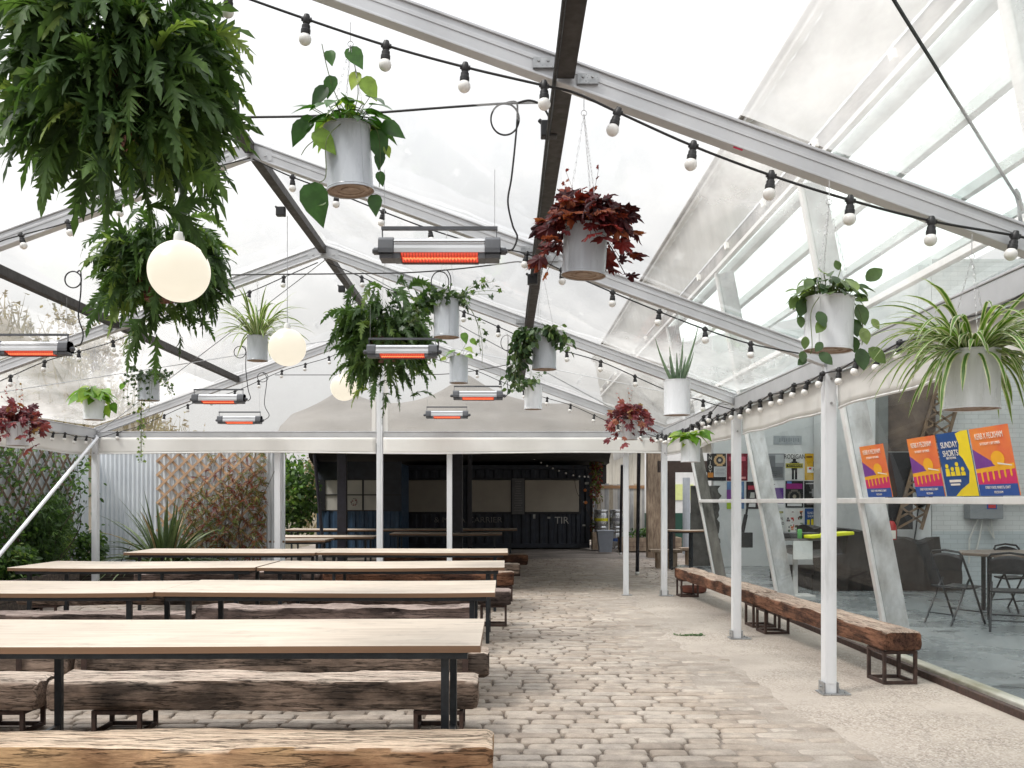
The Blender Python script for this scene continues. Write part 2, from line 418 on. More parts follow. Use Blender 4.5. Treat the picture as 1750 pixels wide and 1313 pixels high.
# mortar between the setts: deep gaps on the left, filled flush towards the concrete
FT = []
def fill(a, c):
    x = -6.3 + 8.9*a; y = 2.4 + 22*c
    n = noise.noise(Vector((x*.6, y*.35, 4)))*.6 + noise.noise(Vector((x*2.3, y*1.6, 8)))*.25
    t = min(1, max(0, (x+.1)/2.0)) * .55 + (.22 if y > 8 else 0) + n*.55 + 1.1*min(1, max(0, (x-edgeX(y)+.75+.5*noise.noise(Vector((x*1.5,y*1.5,2))))/.75))
    FT.append(min(1, max(0, t-.25)))
    return Vector((x, y, -.006 + .021*min(1.14, max(0, t))))
m_fill, nt, b = newmat('gritty_joint_fill')
v = coords(nt); n = noise_(nt, v, 3.2, 9, .65); n2 = noise_(nt, v, 70, 4, .7)
at = nd(nt, 'ShaderNodeAttribute', attribute_name='var')
dk = ramp(nt, n, [(.35, (.08,.062,.05)), (.65, (.20,.165,.135))]); lt = ramp(nt, n, [(.35, (.31,.265,.225)), (.65, (.42,.365,.315))])
nt.links.new(mul(nt, nd_mix(nt, at.outputs['Fac'], dk, lt), ramp(nt, n2, [(.3, .7), (.6, 1.05)])), b.inputs['Base Color']); b.inputs['Roughness'].default_value = .9
bump(nt, b, n2, .5, .006)
g = MB(); g.grid(fill, 150, 330); g.a = FT; tag(g.build('joint_sand', m_fill, smooth=True), kind='structure')
# concrete apron
g = MB(); n_ = 220; vsl = []; fs = []
for i in range(n_+1):
    y = 2.0 + 14.2*i/n_; xe = edgeX(y)
    vsl += [(xe-.03, y, .004), (xe+.05+.03*noise.noise(Vector((y*4, 0, 0))), y, .020), ((xe+3.4)/2, y, .022), (3.42, y, .022)]
for i in range(n_):
    for k in range(3): a = i*4+k; fs.append((a, a+1, a+5, a+4))
g.add(vsl, fs); tag(g.build('concrete_apron', m_conc, smooth=True), kind='structure')
GZ = .022

# steel channel and concrete kerb under the glass front
g = MB(); g.box(3.405, 3.455, 2, 16.2, 0, .075); g.box(3.475, 3.50, 2, 16.2, 0, .055); g.box(3.455, 3.475, 2, 16.2, 0, .035)
g.build('kerb_channel', rust, bevel=.004)
tag(bpy.data.objects['kerb_channel'], 'rusty steel channel running along the foot of the glass front', 'channel')
g = MB(); g.box(3.502, 3.62, 2, 16.2, 0, .085)
kc = g.build('kerb', M('mossy_kerb', (.50,.48,.43), (.20,.19,.13), 3, .85, bmp=.4, stretch=(1,.6,1)), bevel=.01); tag(kc, kind='structure')
# indoor floor
m_floor, nt, b = newmat('painted_concrete_floor')
v = coords(nt); n = noise_(nt, v, 1.3, 7, .6)
col = ramp(nt, n, [(.3, (.15,.165,.17)), (.65, (.22,.235,.24))])
wet = ramp(nt, noise_(nt, coords(nt, (.8,2.6,1)), .75, 3, .5), [(.66, 1.0), (.68, .45)])
nt.links.new(mul(nt, col, wet), b.inputs['Base Color'])
nt.links.new(ramp(nt, n, [(.3, .16), (.7, .38)]), b.inputs['Roughness'])
g = MB(); g.box(3.622, 14, 2, 21.3, -.01, .05); tag(g.build('indoor_floor', m_floor), kind='structure')

# ------------------------------------------------------------ marquee
EX0, EX1, RX, EZ, SL = -6.22, 2.43, -1.895, 2.49, .363
YS = [1.15, 4.15, 7.19, 10.06, 14.6]
def rz(x): return EZ + SL*((x-EX0) if x < RX else (EX1-x))
mq = thing('marquee', (0, 10, 0), 'clear roofed aluminium frame marquee with white posts over the tables', 'marquee')
RH = .115
for y in YS:
    for ex in (EX0, EX1):
        g = MB(); p = Vector((ex, y, EZ+.03)); q = Vector((RX, y, rz(RX)+.03))
        ty = .055
        g.beam(p, q, ty, RH-.02, off=.0)
        g.beam(p, q, ty+.022, .012, off=RH/2-.006); g.beam(p, q, ty+.022, .012, off=-RH/2+.006)
        g.beam(p, q, ty+.008, .020, off=.012)
        r = g.build('rafter', alu, mq, bevel=.0025)
    # apex plate and bolts
    g = MB(); g.box(RX-.16, RX+.16, y-.032, y-.0285, rz(RX)-.06, rz(RX)+.04)
    for dx in (-.11, .11): g.lathe([(.0001,.008),(.011,.008),(.011,0)], 8, (RX+dx, y-.032, rz(RX)-.02), (0,-1,0))
    g.build('apex_plate', alu, mq)
for ex in (EX0, EX1):
    for y in YS[1:] if ex > 0 else YS[2:]:
        g = MB(); g.box(ex-.042, ex+.042, y-.05, y+.05, GZ+.012, EZ+.05)
        g.box(ex-.028, ex+.028, y-.0535, y-.0505, GZ+.08, EZ-.05)
        post = g.build('post', alu_w, mq, bevel=.005)
        g = MB(); g.box(ex-.075, ex+.14, y-.085, y+.085, GZ+.0005, GZ+.0115)
        g.box(ex-.058, ex-.046, y-.06, y+.06, GZ+.012, GZ+.09); g.box(ex+.046, ex+.058, y-.06, y+.06, GZ+.012, GZ+.09)
        g.lathe([(.0001,.012),(.009,.012),(.009,0)], 8, (ex-.058, y, GZ+.055), (-1,0,0))
        for a, c in ((.1,-.06),(.1,.06),(-.062,-.07)): g.lathe([(.009,0),(.009,.012),(.0001,.012)], 8, (ex+a, y+c, GZ+.0115))
        g.build('base_plate', steel, post, bevel=.002)
        g = MB()
        for zz in (EZ-.12, EZ-.3): g.lathe([(.0001,.008),(.010,.008),(.010,0)], 8, (ex, y-.0535, zz), (0,-1,0))
        g.build('bolt', steel, post)
# eave beams, purlins, roof film, valances per bay
for bi in range(len(YS)-1):
    y0, y1 = YS[bi], YS[bi+1]
    for ex, sg in ((EX0, 1), (EX1, -1)):
        g = MB(); g.box(ex-.03, ex+.03, y0+.052, y1-.052, EZ-.07, EZ+.055); g.box(ex-.036, ex+.036, y0+.052, y1-.052, EZ+.056, EZ+.07)
        g.build('eave_beam', alu, mq, bevel=.003)
        def sheet(a, c, ex=ex, sg=sg, y0=y0, y1=y1):
            x = ex + (RX-ex)*a; y = y0+.02 + (y1-y0-.04)*c
            w = math.sin(math.pi*c)*(.03+.03*math.sin(a*9+c*4)) + .008*math.sin(a*40+c*17)
            return Vector((x, y, rz(x)+.115-w*.7))
        # upper and lower part of the slope: the film is more creased near the eaves
        g = MB(); g.grid(lambda a, c: sheet(.42+.58*a, c), 14, 16); g.build('roof_film', film, mq, smooth=True, sharp=180)
        g = MB(); g.grid(lambda a, c: sheet(.42*a, c), 14, 16); g.build('roof_film', film_low, mq, smooth=True, sharp=180)
        # valance below the eave
        g = MB()
        def val(a, c, ex=ex, y0=y0, y1=y1):
            y = y0+.06+(y1-y0-.12)*a
            return Vector((ex+(.045 if ex > 0 else -.045)+.012*math.sin(y*9)*(1-c)*.8, y, EZ-.075-.26*(1-c)+.008*math.sin(y*4)*(1-c)))
        g.grid(val, 40, 5); vo_ = g.build('valance', pvc_w, mq, smooth=True)
        so = vo_.modifiers.new('t', 'SOLIDIFY'); so.thickness = .003
        g = MB(); g.tube([val(i/20, 0) for i in range(21)], .009, 6); g.build('hem_rod', white_p, vo_)
    # rolled-up side sheet outside the right eave
    g = MB(); g.tube([Vector((EX1+.11+.01*math.sin(i), y0+.06+(y1-y0-.12)*i/16, EZ+.035+.012*math.sin(i*1.7))) for i in range(17)], .075, 12)
    g.build('rolled_side_sheet', pvc_w, mq, smooth=True)
    for px in (RX, .262, -4.05):
        z = rz(px) + (.035 if px == RX else .035)
        g = MB(); g.box(px-.031, px+.031, y0+.04, y1-.04, z-.036, z+.04); g.box(px-.038, px+.038, y0+.04, y1-.04, z-.043, z-.037)
        g.build('purlin', purl_m, mq, bevel=.003)
for y in YS[1:4]:
    for px in (.262, -4.05):
        z = rz(px); g = MB()
        for s in (-1, 1):
            dx = s*.095; zz = z + .035 - (SL if px > RX else -SL)*dx
            g.box(px+dx-.045, px+dx+.045, y-.045, y-.0285, zz-.03, zz+.015)
            for k in (-.02, .02): g.lathe([(.0001,.006),(.006,.006),(.006,0)], 6, (px+dx+k, y-.045, zz), (0,-1,0))
            g.build('purlin_bracket', steel, mq); g = MB()
# gable: beam, king post, bottom poles, film, valance
yg = YS[-1]
g = MB()
for a, c in ((EX0+.045, RX-.05), (RX+.05, EX1-.045)):
    g.box(a, c, yg-.03, yg+.03, EZ-.055, EZ+.02); g.box(a, c, yg-.036, yg+.036, EZ+.021, EZ+.033)
g.build('gable_beam', alu, mq, bevel=.003)
g = MB(); g.box(RX-.045, RX+.045, yg-.045, yg+.045, GZ, rz(RX)-.05); g.box(RX-.015, RX+.015, yg-.049, yg-.0455, .1, rz(RX)-.2)
g.build('post', alu_w, mq, bevel=.004)
g = MB(); g.box(RX+.062, RX+.12, yg-.02, yg+.02, EZ+.02, rz(RX)-.12); g.box(RX-.12, RX-.062, yg-.02, yg+.02, EZ+.02, rz(RX)-.12)
g.build('gable_zip_strip', pvc_w, mq)
for px_, hh in ((-3.47, .045), (-.84, .04), (1.86, .04)):
    g = MB(); g.box(px_-hh, px_+hh, yg+.06, yg+.12, GZ, EZ-.1); ps = g.build('post', alu_w, mq, bevel=.004)
    g = MB(); g.box(px_-.06, px_+.09, yg+.03, yg+.16, GZ, GZ+.01); g.build('base_plate', steel, ps)
def gval(a, c, x0, x1):
    x = x0+(x1-x0)*a
    return Vector((x, yg+.012*math.sin(x*5)*(1-c)-.04, EZ-.06-.235*(1-c)+.01*math.sin(x*1.3)*(1-c)))
for x0, x1 in ((EX0+.05, RX-.055), (RX+.055, EX1-.05)):
    g = MB(); g.grid(lambda a, c: gval(a, c, x0, x1), 60, 6); vv = g.build('valance', pvc_w, mq, smooth=True)
    so = vv.modifiers.new('t', 'SOLIDIFY'); so.thickness = .003
    g = MB(); g.tube([gval(i/20, 0, x0, x1) for i in range(21)], .012, 6); g.build('hem_rod', white_p, vv)
g = MB(); n0 = 30
vsl = []
for i in range(n0+1):
    x = EX0 + (EX1-EX0)*i/n0; vsl += [(x, yg+.04, EZ+.035), (x, yg+.04, max(EZ+.04, rz(x)-.03))]
g.add(vsl, [(2*i, 2*i+2, 2*i+3, 2*i+1) for i in range(n0)]); g.build('gable_film', film_side, mq)
# diagonal brace of the left side and its lugs
g = MB(); g.tube([(EX0+.07, yg-.1, EZ-.07), (EX0+.07, 10.35, GZ+.02)], .026, 12)
g.tube([(EX0+.07, yg-.1, EZ-.07), (EX0+.02, yg-.04, EZ-.03)], .018, 8); g.build('diagonal_brace', alu_w, mq, smooth=True)
# corner casting knots at the eaves
g = MB()
for ex in (EX0, EX1):
    for y in YS[2:]:
        s = 1 if ex < 0 else -1
        g.box(ex-.05, ex+.05, y-.056, y-.0505, EZ-.03, EZ+.045)
        for k in (-.03, .03): g.lathe([(.0001,.008),(.008,.008),(.008,0)], 6, (ex+k, y-.056, EZ+.01), (0,-1,0))
g.build('eave_bracket', steel, mq)
# bracing wires between frames
for y0, y1 in ((YS[3], YS[4]), (1.4, YS[1])):
    for ex in (EX0, EX1):
        for swap in (0, 1):
            xa, xb = (ex, RX) if not swap else (RX, ex)
            if y1 < 5 and (swap == 0 or ex < 0): continue
            if y1 < 5:
                A = P(1741, 342, 4.08); B = P(1530, 0, 3.0); B = A + (B-A)*1.9
            else:
                A = Vector((xa + (.08 if xa < 0 else -.08), y0, rz(xa)-.02)); B = Vector((xb, y1-.1, rz(xb)-.05))
            g = MB(); g.tube([A, (A+B)/2 - Vector((0,0,.008)), B], .0065 if y1 < 5 else .005, 6)
            g.build('bracing_wire', steel if y1 > 5 else legm, mq)
g = MB(); p = P(1741, 342, 4.08); g.lathe([(.012,-.05),(.012,.03),(.006,.05)], 8, p, (-.45,-.4,.8)); g.tube([p, p+Vector((.03,.05,-.04)), p+Vector((.05,.07,-.1))], .008, 6)
g.build('wire_clamp', steel, mq)
g = MB()
for px in ((1262, 252),):
    c = P(px[0], px[1], 4.1185); g.beam(c-Vector((.02,0,-.007)), c+Vector((.02,0,-.007)), .004, .018)
g.build('red_tape', ink(200, 20, 70), mq)

# ------------------------------------------------------------ festoon strings
def catmull(pts, n=8):
    pts = [Vector(p) for p in pts]; out = []
    for i in range(len(pts)-1):
        a = pts[max(0,i-1)]; b_ = pts[i]; c = pts[i+1]; d = pts[min(len(pts)-1,i+2)]
        for k in range(n):
            t = k/n; out.append(.5*((2*b_)+(-a+c)*t+(2*a-5*b_+4*c-d)*t*t+(-a+3*b_-3*c+d)*t**3))
    out.append(pts[-1]); return out
def holder(st, p, tilt, far=False):
    ax = (Vector((tilt, U(-.1, .1), -1))).normalized(); n = 8 if far else 14
    g = MB(); g.lathe([(.0001,-.020),(.011,-.020),(.016,-.006),(.017,.012),(.013,.020),(.018,.026),(.0185,.040),(.021,.043),(.021,.058),(.0165,.062),(.0001,.063)], n, p, ax)
    g.tube([p+Vector((-.021,0,.002)), p+Vector((.021,0,-.004))], .0105, 8)
    h = g.build('bulb_holder', black, st, smooth=True)
    c = p + ax*.082
    g = MB(); g.sphere(c, .0275, n, 8, 1.0); g.lathe([(.015,-.024),(.014,-.016),(.022,.0)], n, c, ax)
    g.build('bulb', bulb_m, h, smooth=True)
def festoon(label, pts, bulbs, r=.0055, group='festoon light strings'):
    st = thing('festoon_string', pts[len(pts)//2], label, 'string lights', group)
    g = MB(); g.tube(catmull(pts, 6), r, 6); g.build('cable', cable_m, st, smooth=True)
    for b_, t in bulbs: holder(st, Vector(b_), t, b_[1] > 9)
    return st
A = 4.08
ca = [(300,-48),(390,-14),(430,0),(521,32),(660,78),(795,115),(928,146),(985,160),(1058,193),(1185,250),(1318,300),(1452,342),(1592,378),(1735,403),(1830,425)]
ba = [((392,-14),-.12),((524,33),-.1),((660,78),-.06),((795,115),-.05),((930,146),0),((1056,192),-.3),((1185,249),-.15),((1318,300),-.13),((1453,342),-.05),((1592,378),-.08),((1735,403),-.25)]
festoon('thick black festoon cable with large white bulbs below the nearest rafter', [P(u,v,A) for u,v in ca], [(P(u,v,A), t) for (u,v),t in ba])
B_ = 7.12
cb = [(432,272),(500,303),(575,330),(655,362),(735,392),(820,418),(900,434),(960,462),(1047,500),(1127,533),(1205,563),(1283,588),(1365,604)]
festoon('festoon cable under the second rafter right of the ridge, with small bulbs', [P(u,v,B_) for u,v in cb],
        [(P(u,v,B_), U(-.2,.1)) for u,v in cb[1:5]+cb[6:12]])
cb = [(-60,440),(0,413),(36,402),(116,380),(200,346),(300,305),(428,270)]
festoon('festoon cable under the second rafter left of the ridge, at the left edge', [P(u,v,B_) for u,v in cb],
        [(P(u,v,B_), .25) for u,v in cb[2:6]])
def along(y, x0, x1, sag, n, off=-.09):
    pts = [Vector((x0+(x1-x0)*i/n, y, rz(x0+(x1-x0)*i/n)+off-sag*(.5-.5*math.cos(2*math.pi*i*n/n/ (n/3))))) for i in range(n+1)]
    return pts
for y, x0, x1, lab in ((YS[3]-.05, RX+.05, EX1, 'festoon cable under the third rafter, right of the ridge joint'),
                       (YS[3]-.05, RX-.05, EX0, 'festoon cable under the third rafter, falling left from the ridge joint'),
                       (YS[4]-.06, RX+.05, EX1, 'festoon cable along the right slope of the far gable'),
                       (YS[4]-.06, RX-.05, EX0, 'festoon cable along the left slope of the far gable')):
    pts = along(y, x0, x1, .05, 12)
    festoon(lab, pts, [(q, U(-.15,.15)) for q in pts[1:12]])
for j, (xo, zo, y0, y1, lab) in enumerate(((EX1-.06, EZ-.08, YS[1]+.2, YS[4]-.1, 'festoon cable hugging the underside of the right eave beam'),
                                (EX1-.17, EZ-.01, YS[3]+.1, YS[4]-.1, 'second festoon cable looped beside the right eave near the far corner'),
                                (EX0+.06, EZ-.08, YS[2], YS[4]-.1, 'festoon cable along the left eave beam above the trellis'))):
    n = int((y1-y0)/.34); pts = [Vector((xo, y0+(y1-y0)*i/n, zo-.02*(i%2)-(.12*math.sin(math.pi*i/n) if j == 1 else 0))) for i in range(n+1)]
    festoon(lab, pts, [(q, U(-.35,.1)) for q in pts[1:n]])

# ------------------------------------------------------------ power cables with coils
def cable(label, pts, r=.006):
    g = MB(); g.tube(catmull(pts, 8), r, 6); o = g.build('power_cable', cable_m, smooth=True)
    return tag(o, label, 'cable', 'black power cables across the roof')
def loop(u, v, ru, rv, Y, n=14, a0=90, turns=1):
    return [P(u+ru*math.cos(R(a0+360*turns*i/n)), v-rv*math.sin(R(a0+360*turns*i/n)), Y+.01*i/n) for i in range(n+1)]
cable('nearest black cable crossing the roof level behind the biggest fern', [P(u,v,5.0) for u,v in ((-200,203),(0,207),(200,206),(400,201),(520,199),(640,193),(760,184),(865,177),(935,176))], .0062)
cable('looped cable dropping from the coil to the nearest heater', loop(863,204,24,27,5.0)+[P(u,v,5.0) for u,v in ((882,175),(884,200),(880,250),(874,305),(868,345),(876,385),(884,405),(877,425),(868,428))], .005)
cable('cable link from the roof cable to the junction box on the purlin', [P(u,v,4.7) for u,v in ((885,176),(905,172),(925,180),(938,200),(940,215))], .0055)
cable('black cable crossing the middle of the roof at the second heater', [P(u,v,8.3) for u,v in ((395,470),(480,469),(600,468),(700,466),(780,460),(850,452),(890,448),(905,462))], .006)
cable('looped cable hanging above the second heater', loop(752,482,15,18,8.3)+[P(u,v,8.3) for u,v in ((765,463),(770,490),(752,570),(748,600),(738,602))], .005)
cable('looped cable dropping to the heater at the left edge', loop(125,478,14,14,7.9, a0=60)+[P(u,v,7.9) for u,v in ((138,465),(138,500),(134,540),(142,570),(138,588),(128,592))], .006)
cable('thin cable across the far part of the roof', [P(u,v,12.0) for u,v in ((470,641),(600,641),(700,641),(780,638),(860,625),(905,615))], .005)
cable('looped cable down to the far right heater', loop(866,586,10,13,11.9)+[P(u,v,11.9) for u,v in ((868,574),(868,600),(866,640),(868,670),(862,680))], .005)
cable('looped cable down to the upper far left heater', loop(410,602,10,10,11.6)+[P(u,v,11.6) for u,v in ((420,596),(420,630),(424,665),(428,680),(423,686))], .005)
cable('looped cable down to the lower far left heater', loop(449,645,9,8,13.8)+[P(u,v,13.8) for u,v in ((456,648),(452,690),(460,710),(452,718))], .005)
cable('dark cable taped along the right purlin', [Vector((.262-.05, y, rz(.262)-.03+.012*math.sin(y*3))) for y in np.arange(1.5, 14.5, .5)], .009)
for (u, v, Y, lab) in ((938, 222, 4.75, 'black junction box on the right purlin near the first rafter'), (480, 362, 8.5, 'black junction box on the ridge purlin above the middle globe'), (584, 494, 11.8, 'black junction box on the ridge purlin above the far globe'), (910,478,7.6,'black junction box on the right purlin above the ivy pot')):
    g = MB(); c = P(u, v, Y); g.box(c.x-.04, c.x+.04, c.y-.03, c.y+.03, c.z-.04, c.z+.04); g.tube([c, c+Vector((-.05,0,.05))], .012, 6)
    tag(g.build('junction_box', black, bevel=.012), lab, 'junction box', 'black junction boxes')

# ------------------------------------------------------------ heaters
alu_h = M('heater_aluminium', (.66,.67,.69), (.58,.59,.61), 3, .3, metal=.55, stretch=(.2,1,1))
dgrey = M('heater_end_plastic', (.11,.115,.13), (.085,.09,.10), 12, .45)
def heater_proto():
    r = thing('patio_heater', (0,0,0), '', 'heater', 'infrared patio heaters hanging from the frame')
    L = .70; g = MB()
    prof = [(-.064,-.026),(-.064,-.004),(-.054,.038),(-.038,.052),(.038,.052),(.054,.038),(.064,-.004),(.064,-.026)]
    def ext(x0, x1, s=1.0):
        vs = [(x, a*s, c*s) for x in (x0, x1) for a, c in prof]; n = len(prof)
        fs = [(i, (i+1), n+i+1, n+i) for i in range(n-1)] ; fs += [tuple(range(n))[::-1], tuple(range(n, 2*n))]
        g.add(vs, fs)
    g.mi = 0; ext(-.235, .235)
    for z in (.018, .031): g.box(-.234, .234, -.0635, -.050, z, z+.004)
    g.build('housing', alu_h, r, bevel=.002)
    for s in (-1, 1):
        g = MB(); ext(min(s*.236, s*.315), max(s*.236, s*.315), 1.1)
        g.add([(s*.315, a*1.1, c*1.1) for a, c in prof], [tuple(range(8))]); g.box(min(s*.236,s*.31), max(s*.236,s*.31), -.056, .056, -.056, -.029)
        g.tube([(s*.315, 0, -.005), (s*.345, 0, -.005)], .02, 10); g.tube([(s*.345, 0, -.005), (s*.352, 0, -.005)], .014, 10)
        g.build('end_cap', dgrey, r, bevel=.004)
    g = MB(); g.box(-.236, -.2, -.060, .06, -.056, -.027); g.box(.2, .236, -.060, .06, -.056, -.027); g.box(-.199, .199, .045, .062, -.060, -.027)
    g.build('reflector_box', dgrey, r)
    g = MB(); g.add([(-.199,-.062,-.0275),(.199,-.062,-.0275),(.199,.044,-.052),(-.199,.044,-.052)], [(3,2,1,0)])
    g.build('heating_element', glow_m, r)
    g = MB(); g.tube([(-.19+.0095*i, -.02+.03*(i%2), -.042-.007*(i%2)) for i in range(41)], .0022, 4); g.tube([(-.19,-.01,-.046),(.19,-.01,-.046)], .004, 5)
    g.build('filament', glow_hot, r)
    g = MB()
    for i in range(27): x = -.2+.4*i/26; g.tube([(x,-.064,-.029),(x,-.058,-.045),(x,.045,-.062)], .0011, 4)
    g.tube([(-.2,-.058,-.045),(.2,-.058,-.045)], .0013, 4); g.build('grille', purl_m, r)
    g = MB(); g.box(-.305, .30, -.012, .012, .105, .122)
    for x in (-.30, .295): g.box(x-.002, x+.002, -.010, .010, .04, .105)
    g.build('hanging_bar', dgrey, r)
    g = MB()
    for x in (-.29, .285): g.tube([(x, 0, .12), (x, 0, .42)], .0014, 4)
    g.build('suspension_wire', steel, r); return r
hp = heater_proto()
hl = [((752,428),5.0,'nearest heater, large, glowing red under a dark bar'), ((688,601),8.6,'glowing heater in front of the middle fern'),
      ((817,676),12.1,'far heater upper right of the pair before the canopy'), ((764,709),14.3,'farthest right heater, lowest of the right row'),
      ((374,682),11.7,'upper heater of the far left pair'), ((410,718),13.9,'lower heater of the far left pair, smallest'),
      ((55,596),7.9,'glowing heater cut by the left edge of the photo')]
for i, ((u,v), Y, lab) in enumerate(hl):
    loc = P(u, v, Y)
    if i == 0: hp.location = loc; hp['label'] = lab
    else: dup(hp, loc, 0, lab)

# ------------------------------------------------------------ globe lamps
for (u,v), Y, lab in (((306,464),5.27,'largest glowing cream globe hanging in front of the second fern'), ((491,594),8.58,'middle glowing cream globe on a long cord beside the spider plant'), ((588,662),11.8,'smallest far globe half behind the middle fern')):
    c = P(u, v, Y); t = thing('globe_lamp', c, lab, 'lamp', 'opal globe lamps under the ridge')
    g = MB(); g.sphere(c, .167, 48, 28); g.build('globe', globe_m, t, smooth=True, sharp=180)
    g = MB(); g.lathe([(.0001,.215),(.02,.215),(.028,.20),(.03,.16),(.03,.155)], 16, c); g.build('cap', white_p, t, smooth=True)
    g = MB(); g.tube([c+Vector((0,0,.2)), Vector((c.x, c.y, rz(c.x)-.03))], .003, 5); g.build('cord', steel, t)
# ------------------------------------------------------------ foliage primitives
rnd.seed(23)
def basis(d, up=Vector((0,0,1))):
    d = d.normalized(); s = d.cross(up)
    if s.length < 1e-3: s = d.cross(Vector((0,1,0)))
    s.normalize(); return d, s, s.cross(d).normalized()
def rdir(zlo=-1, zhi=1):
    a = U(0, 2*math.pi); z = U(zlo, zhi); r = math.sqrt(max(0, 1-z*z)); return Vector((r*math.cos(a), r*math.sin(a), z))
HEART = [(0,.0),(-.06,.20),(.06,.40),(.28,.50),(.55,.40),(.80,.18),(1,0)]
OVAL = [(0,.0),(.1,.24),(.3,.42),(.5,.46),(.72,.36),(.9,.16),(1,0)]
LANCE = [(0,.02),(.15,.09),(.4,.14),(.65,.12),(.85,.06),(1,0)]
def leaf(mb, p, d, up, L, W, shape=HEART, fold=.22, droop=.25, twist=0):
    d, s, n = basis(d, up)
    if twist: q = Matrix.Rotation(twist, 3, d); s = q @ s; n = q @ n
    vs = []
    for x, w in shape:
        c = p + d*(x*L) - Vector((0,0,1))*(droop*L*x*x)
        for k in (-1, -.5, 0, .5, 1):
            ww = w*W*k
            vs.append(c + s*ww + n*(abs(ww)*fold - (abs(k) > .9)*w*W*.04))
    fs = [(i*5+k, i*5+k+1, (i+1)*5+k+1, (i+1)*5+k) for i in range(len(shape)-1) for k in range(4)]
    mb.add(vs, fs)
def star(mb, p, d, up, L, pts, fold=.15, ruffle=0.0):
    "lobed leaf: outline given as (angle deg, radius); the stalk joins at the origin"
    d, s, n = basis(d, up); c = p + d*L*.30 + n*L*.04
    vs = [c]; full = [(a, r) for a, r in pts] + [(-a, r) for a, r in reversed(pts) if 0 < a < 180]
    for a, r in full:
        x = math.cos(R(a))*r*L; y = math.sin(R(a))*r*L
        vs.append(c + d*x + s*y + n*(-abs(y)*fold + (U(-ruffle, ruffle)*L)) - Vector((0,0,1))*(.25*max(0,x)**2/L))
    k = len(full); mb.add(vs, [(0, i+1, (i+1) % k+1) for i in range(k)])
IVY = [(0,.72),(22,.40),(48,.60),(75,.33),(110,.48),(145,.30),(180,.12)]
MAPLE = [(0,.75),(10,.58),(16,.60),(26,.38),(38,.62),(48,.66),(58,.56),(72,.36),(86,.55),(100,.58),(115,.46),(135,.36),(155,.40),(180,.14)]
def curve(p, d, L, n, g, wob=.1):
    pts = [Vector(p)]; d = Vector(d).normalized()
    for i in range(n):
        d = (d + Vector((U(-wob,wob), U(-wob,wob), -g*(1+.6*i/n) + U(-wob,wob)*.5))).normalized(); pts.append(pts[-1] + d*(L/n))
    return pts
def frond(mb, p, d, L, W, n=11, g=.16):
    pts = curve(p, d, L, n, g, .09); vs = []; 
    sgn = 1
    # central strap
    lw = W*.12; sv = []
    up = rdir(.1, 1)
    for i, q in enumerate(pts):
        dd = (pts[min(i+1,n)] - pts[max(i-1,0)]).normalized(); s = dd.cross(up)
        if s.length < .05: s = dd.cross(Vector((1,0,0)))
        s.normalize(); nn = s.cross(dd); sv.append((q, dd, s, nn))
        w = lw; vs += [q - s*w, q + s*w]
    mb.add(vs, [(2*i, 2*i+1, 2*i+3, 2*i+2) for i in range(n)])
    for i in range(1, n):
        t = i/n; wl = W*(.45+.9*math.sin(math.pi*min(1, t*1.02)**.8))*(1-.45*t)*U(.8, 1.2)
        q, dd, s, nn = sv[i]; st = L/n*.62
        for sd in (-1, 1):
            a = dd*U(.35,.95) + s*sd*.85; a.normalize(); z = nn*U(-.45, .35) - Vector((0,0,1))*.12
            b0 = q - dd*st*.95 + s*sd*lw*.6; b1 = q + dd*st*.95 + s*sd*lw*.6
            m0 = q + a*wl*.5 - dd*st*.55 + z*wl*.35; m1 = q + a*wl*.5 + dd*st*.85 + z*wl*.35 + nn*U(-.1,.1)*wl
            tp = q + a*wl + z*wl*1.1 + dd*U(0,.2)*wl
            mb.add([b0, b1, m1, tp, m0], [(0,1,2,4), (4,2,3)])
    # terminal lobe
    q, dd, s, nn = sv[n]; mb.add([q-s*lw, q+s*lw, q+dd*W*.3+s*lw*1.6, q+dd*W*.75-Vector((0,0,W*.2)), q+dd*W*.3-s*lw*1.6], [(0,1,2,3,4)])

fern_m = leafmat('fern_green', [(0,(.030,.060,.020)),(.5,(.068,.130,.040)),(.85,(.125,.21,.06)),(1,(.24,.32,.08))], .5, .34, 1.5, .28)
poth_m = leafmat('variegated_green', [(0,(.025,.07,.018)),(.5,(.06,.17,.025)),(.8,(.16,.30,.035)),(1,(.40,.50,.10))], .30, .35, 1.3)
hoya_m = leafmat('silvery_vine_green', [(0,(.03,.065,.03)),(.5,(.07,.13,.05)),(.85,(.17,.26,.08)),(1,(.32,.42,.16))], .35, .3, 1.2)
ivy_m = leafmat('ivy_green', [(0,(.02,.045,.018)),(.5,(.045,.09,.028)),(.85,(.12,.21,.035)),(1,(.28,.36,.05))], .35, .35, 1.4)
lime_m = leafmat('lime_green', [(0,(.06,.16,.02)),(.5,(.16,.34,.03)),(1,(.42,.55,.08))], .35, .4, 1.3)
red_m = leafmat('burgundy_leaf', [(0,(.035,.008,.012)),(.5,(.085,.015,.019)),(.8,(.20,.022,.022)),(1,(.28,.08,.035))], .5, .32, 1.6, .25)
pink_m = leafmat('rose_red_leaf', [(0,(.09,.018,.03)),(.5,(.24,.045,.06)),(.85,(.42,.10,.10)),(1,(.35,.22,.07))], .4, .35, 1.3)
spid_m = leafmat('spider_plant_green', [(0,(.06,.15,.022)),(.5,(.12,.25,.035)),(1,(.20,.36,.05))], .4, .3, 1.2)
crm_m = leafmat('leaf_margin_cream', [(0,(.55,.58,.38)),(1,(.70,.72,.52))], .4, .3, 1.0)
aloe_m = leafmat('aloe_green', [(0,(.10,.17,.10)),(1,(.20,.29,.17))], .45, .05, 1.0)
stem_m = M('green_stem', (.13,.17,.05), (.08,.11,.035), 10, .6)

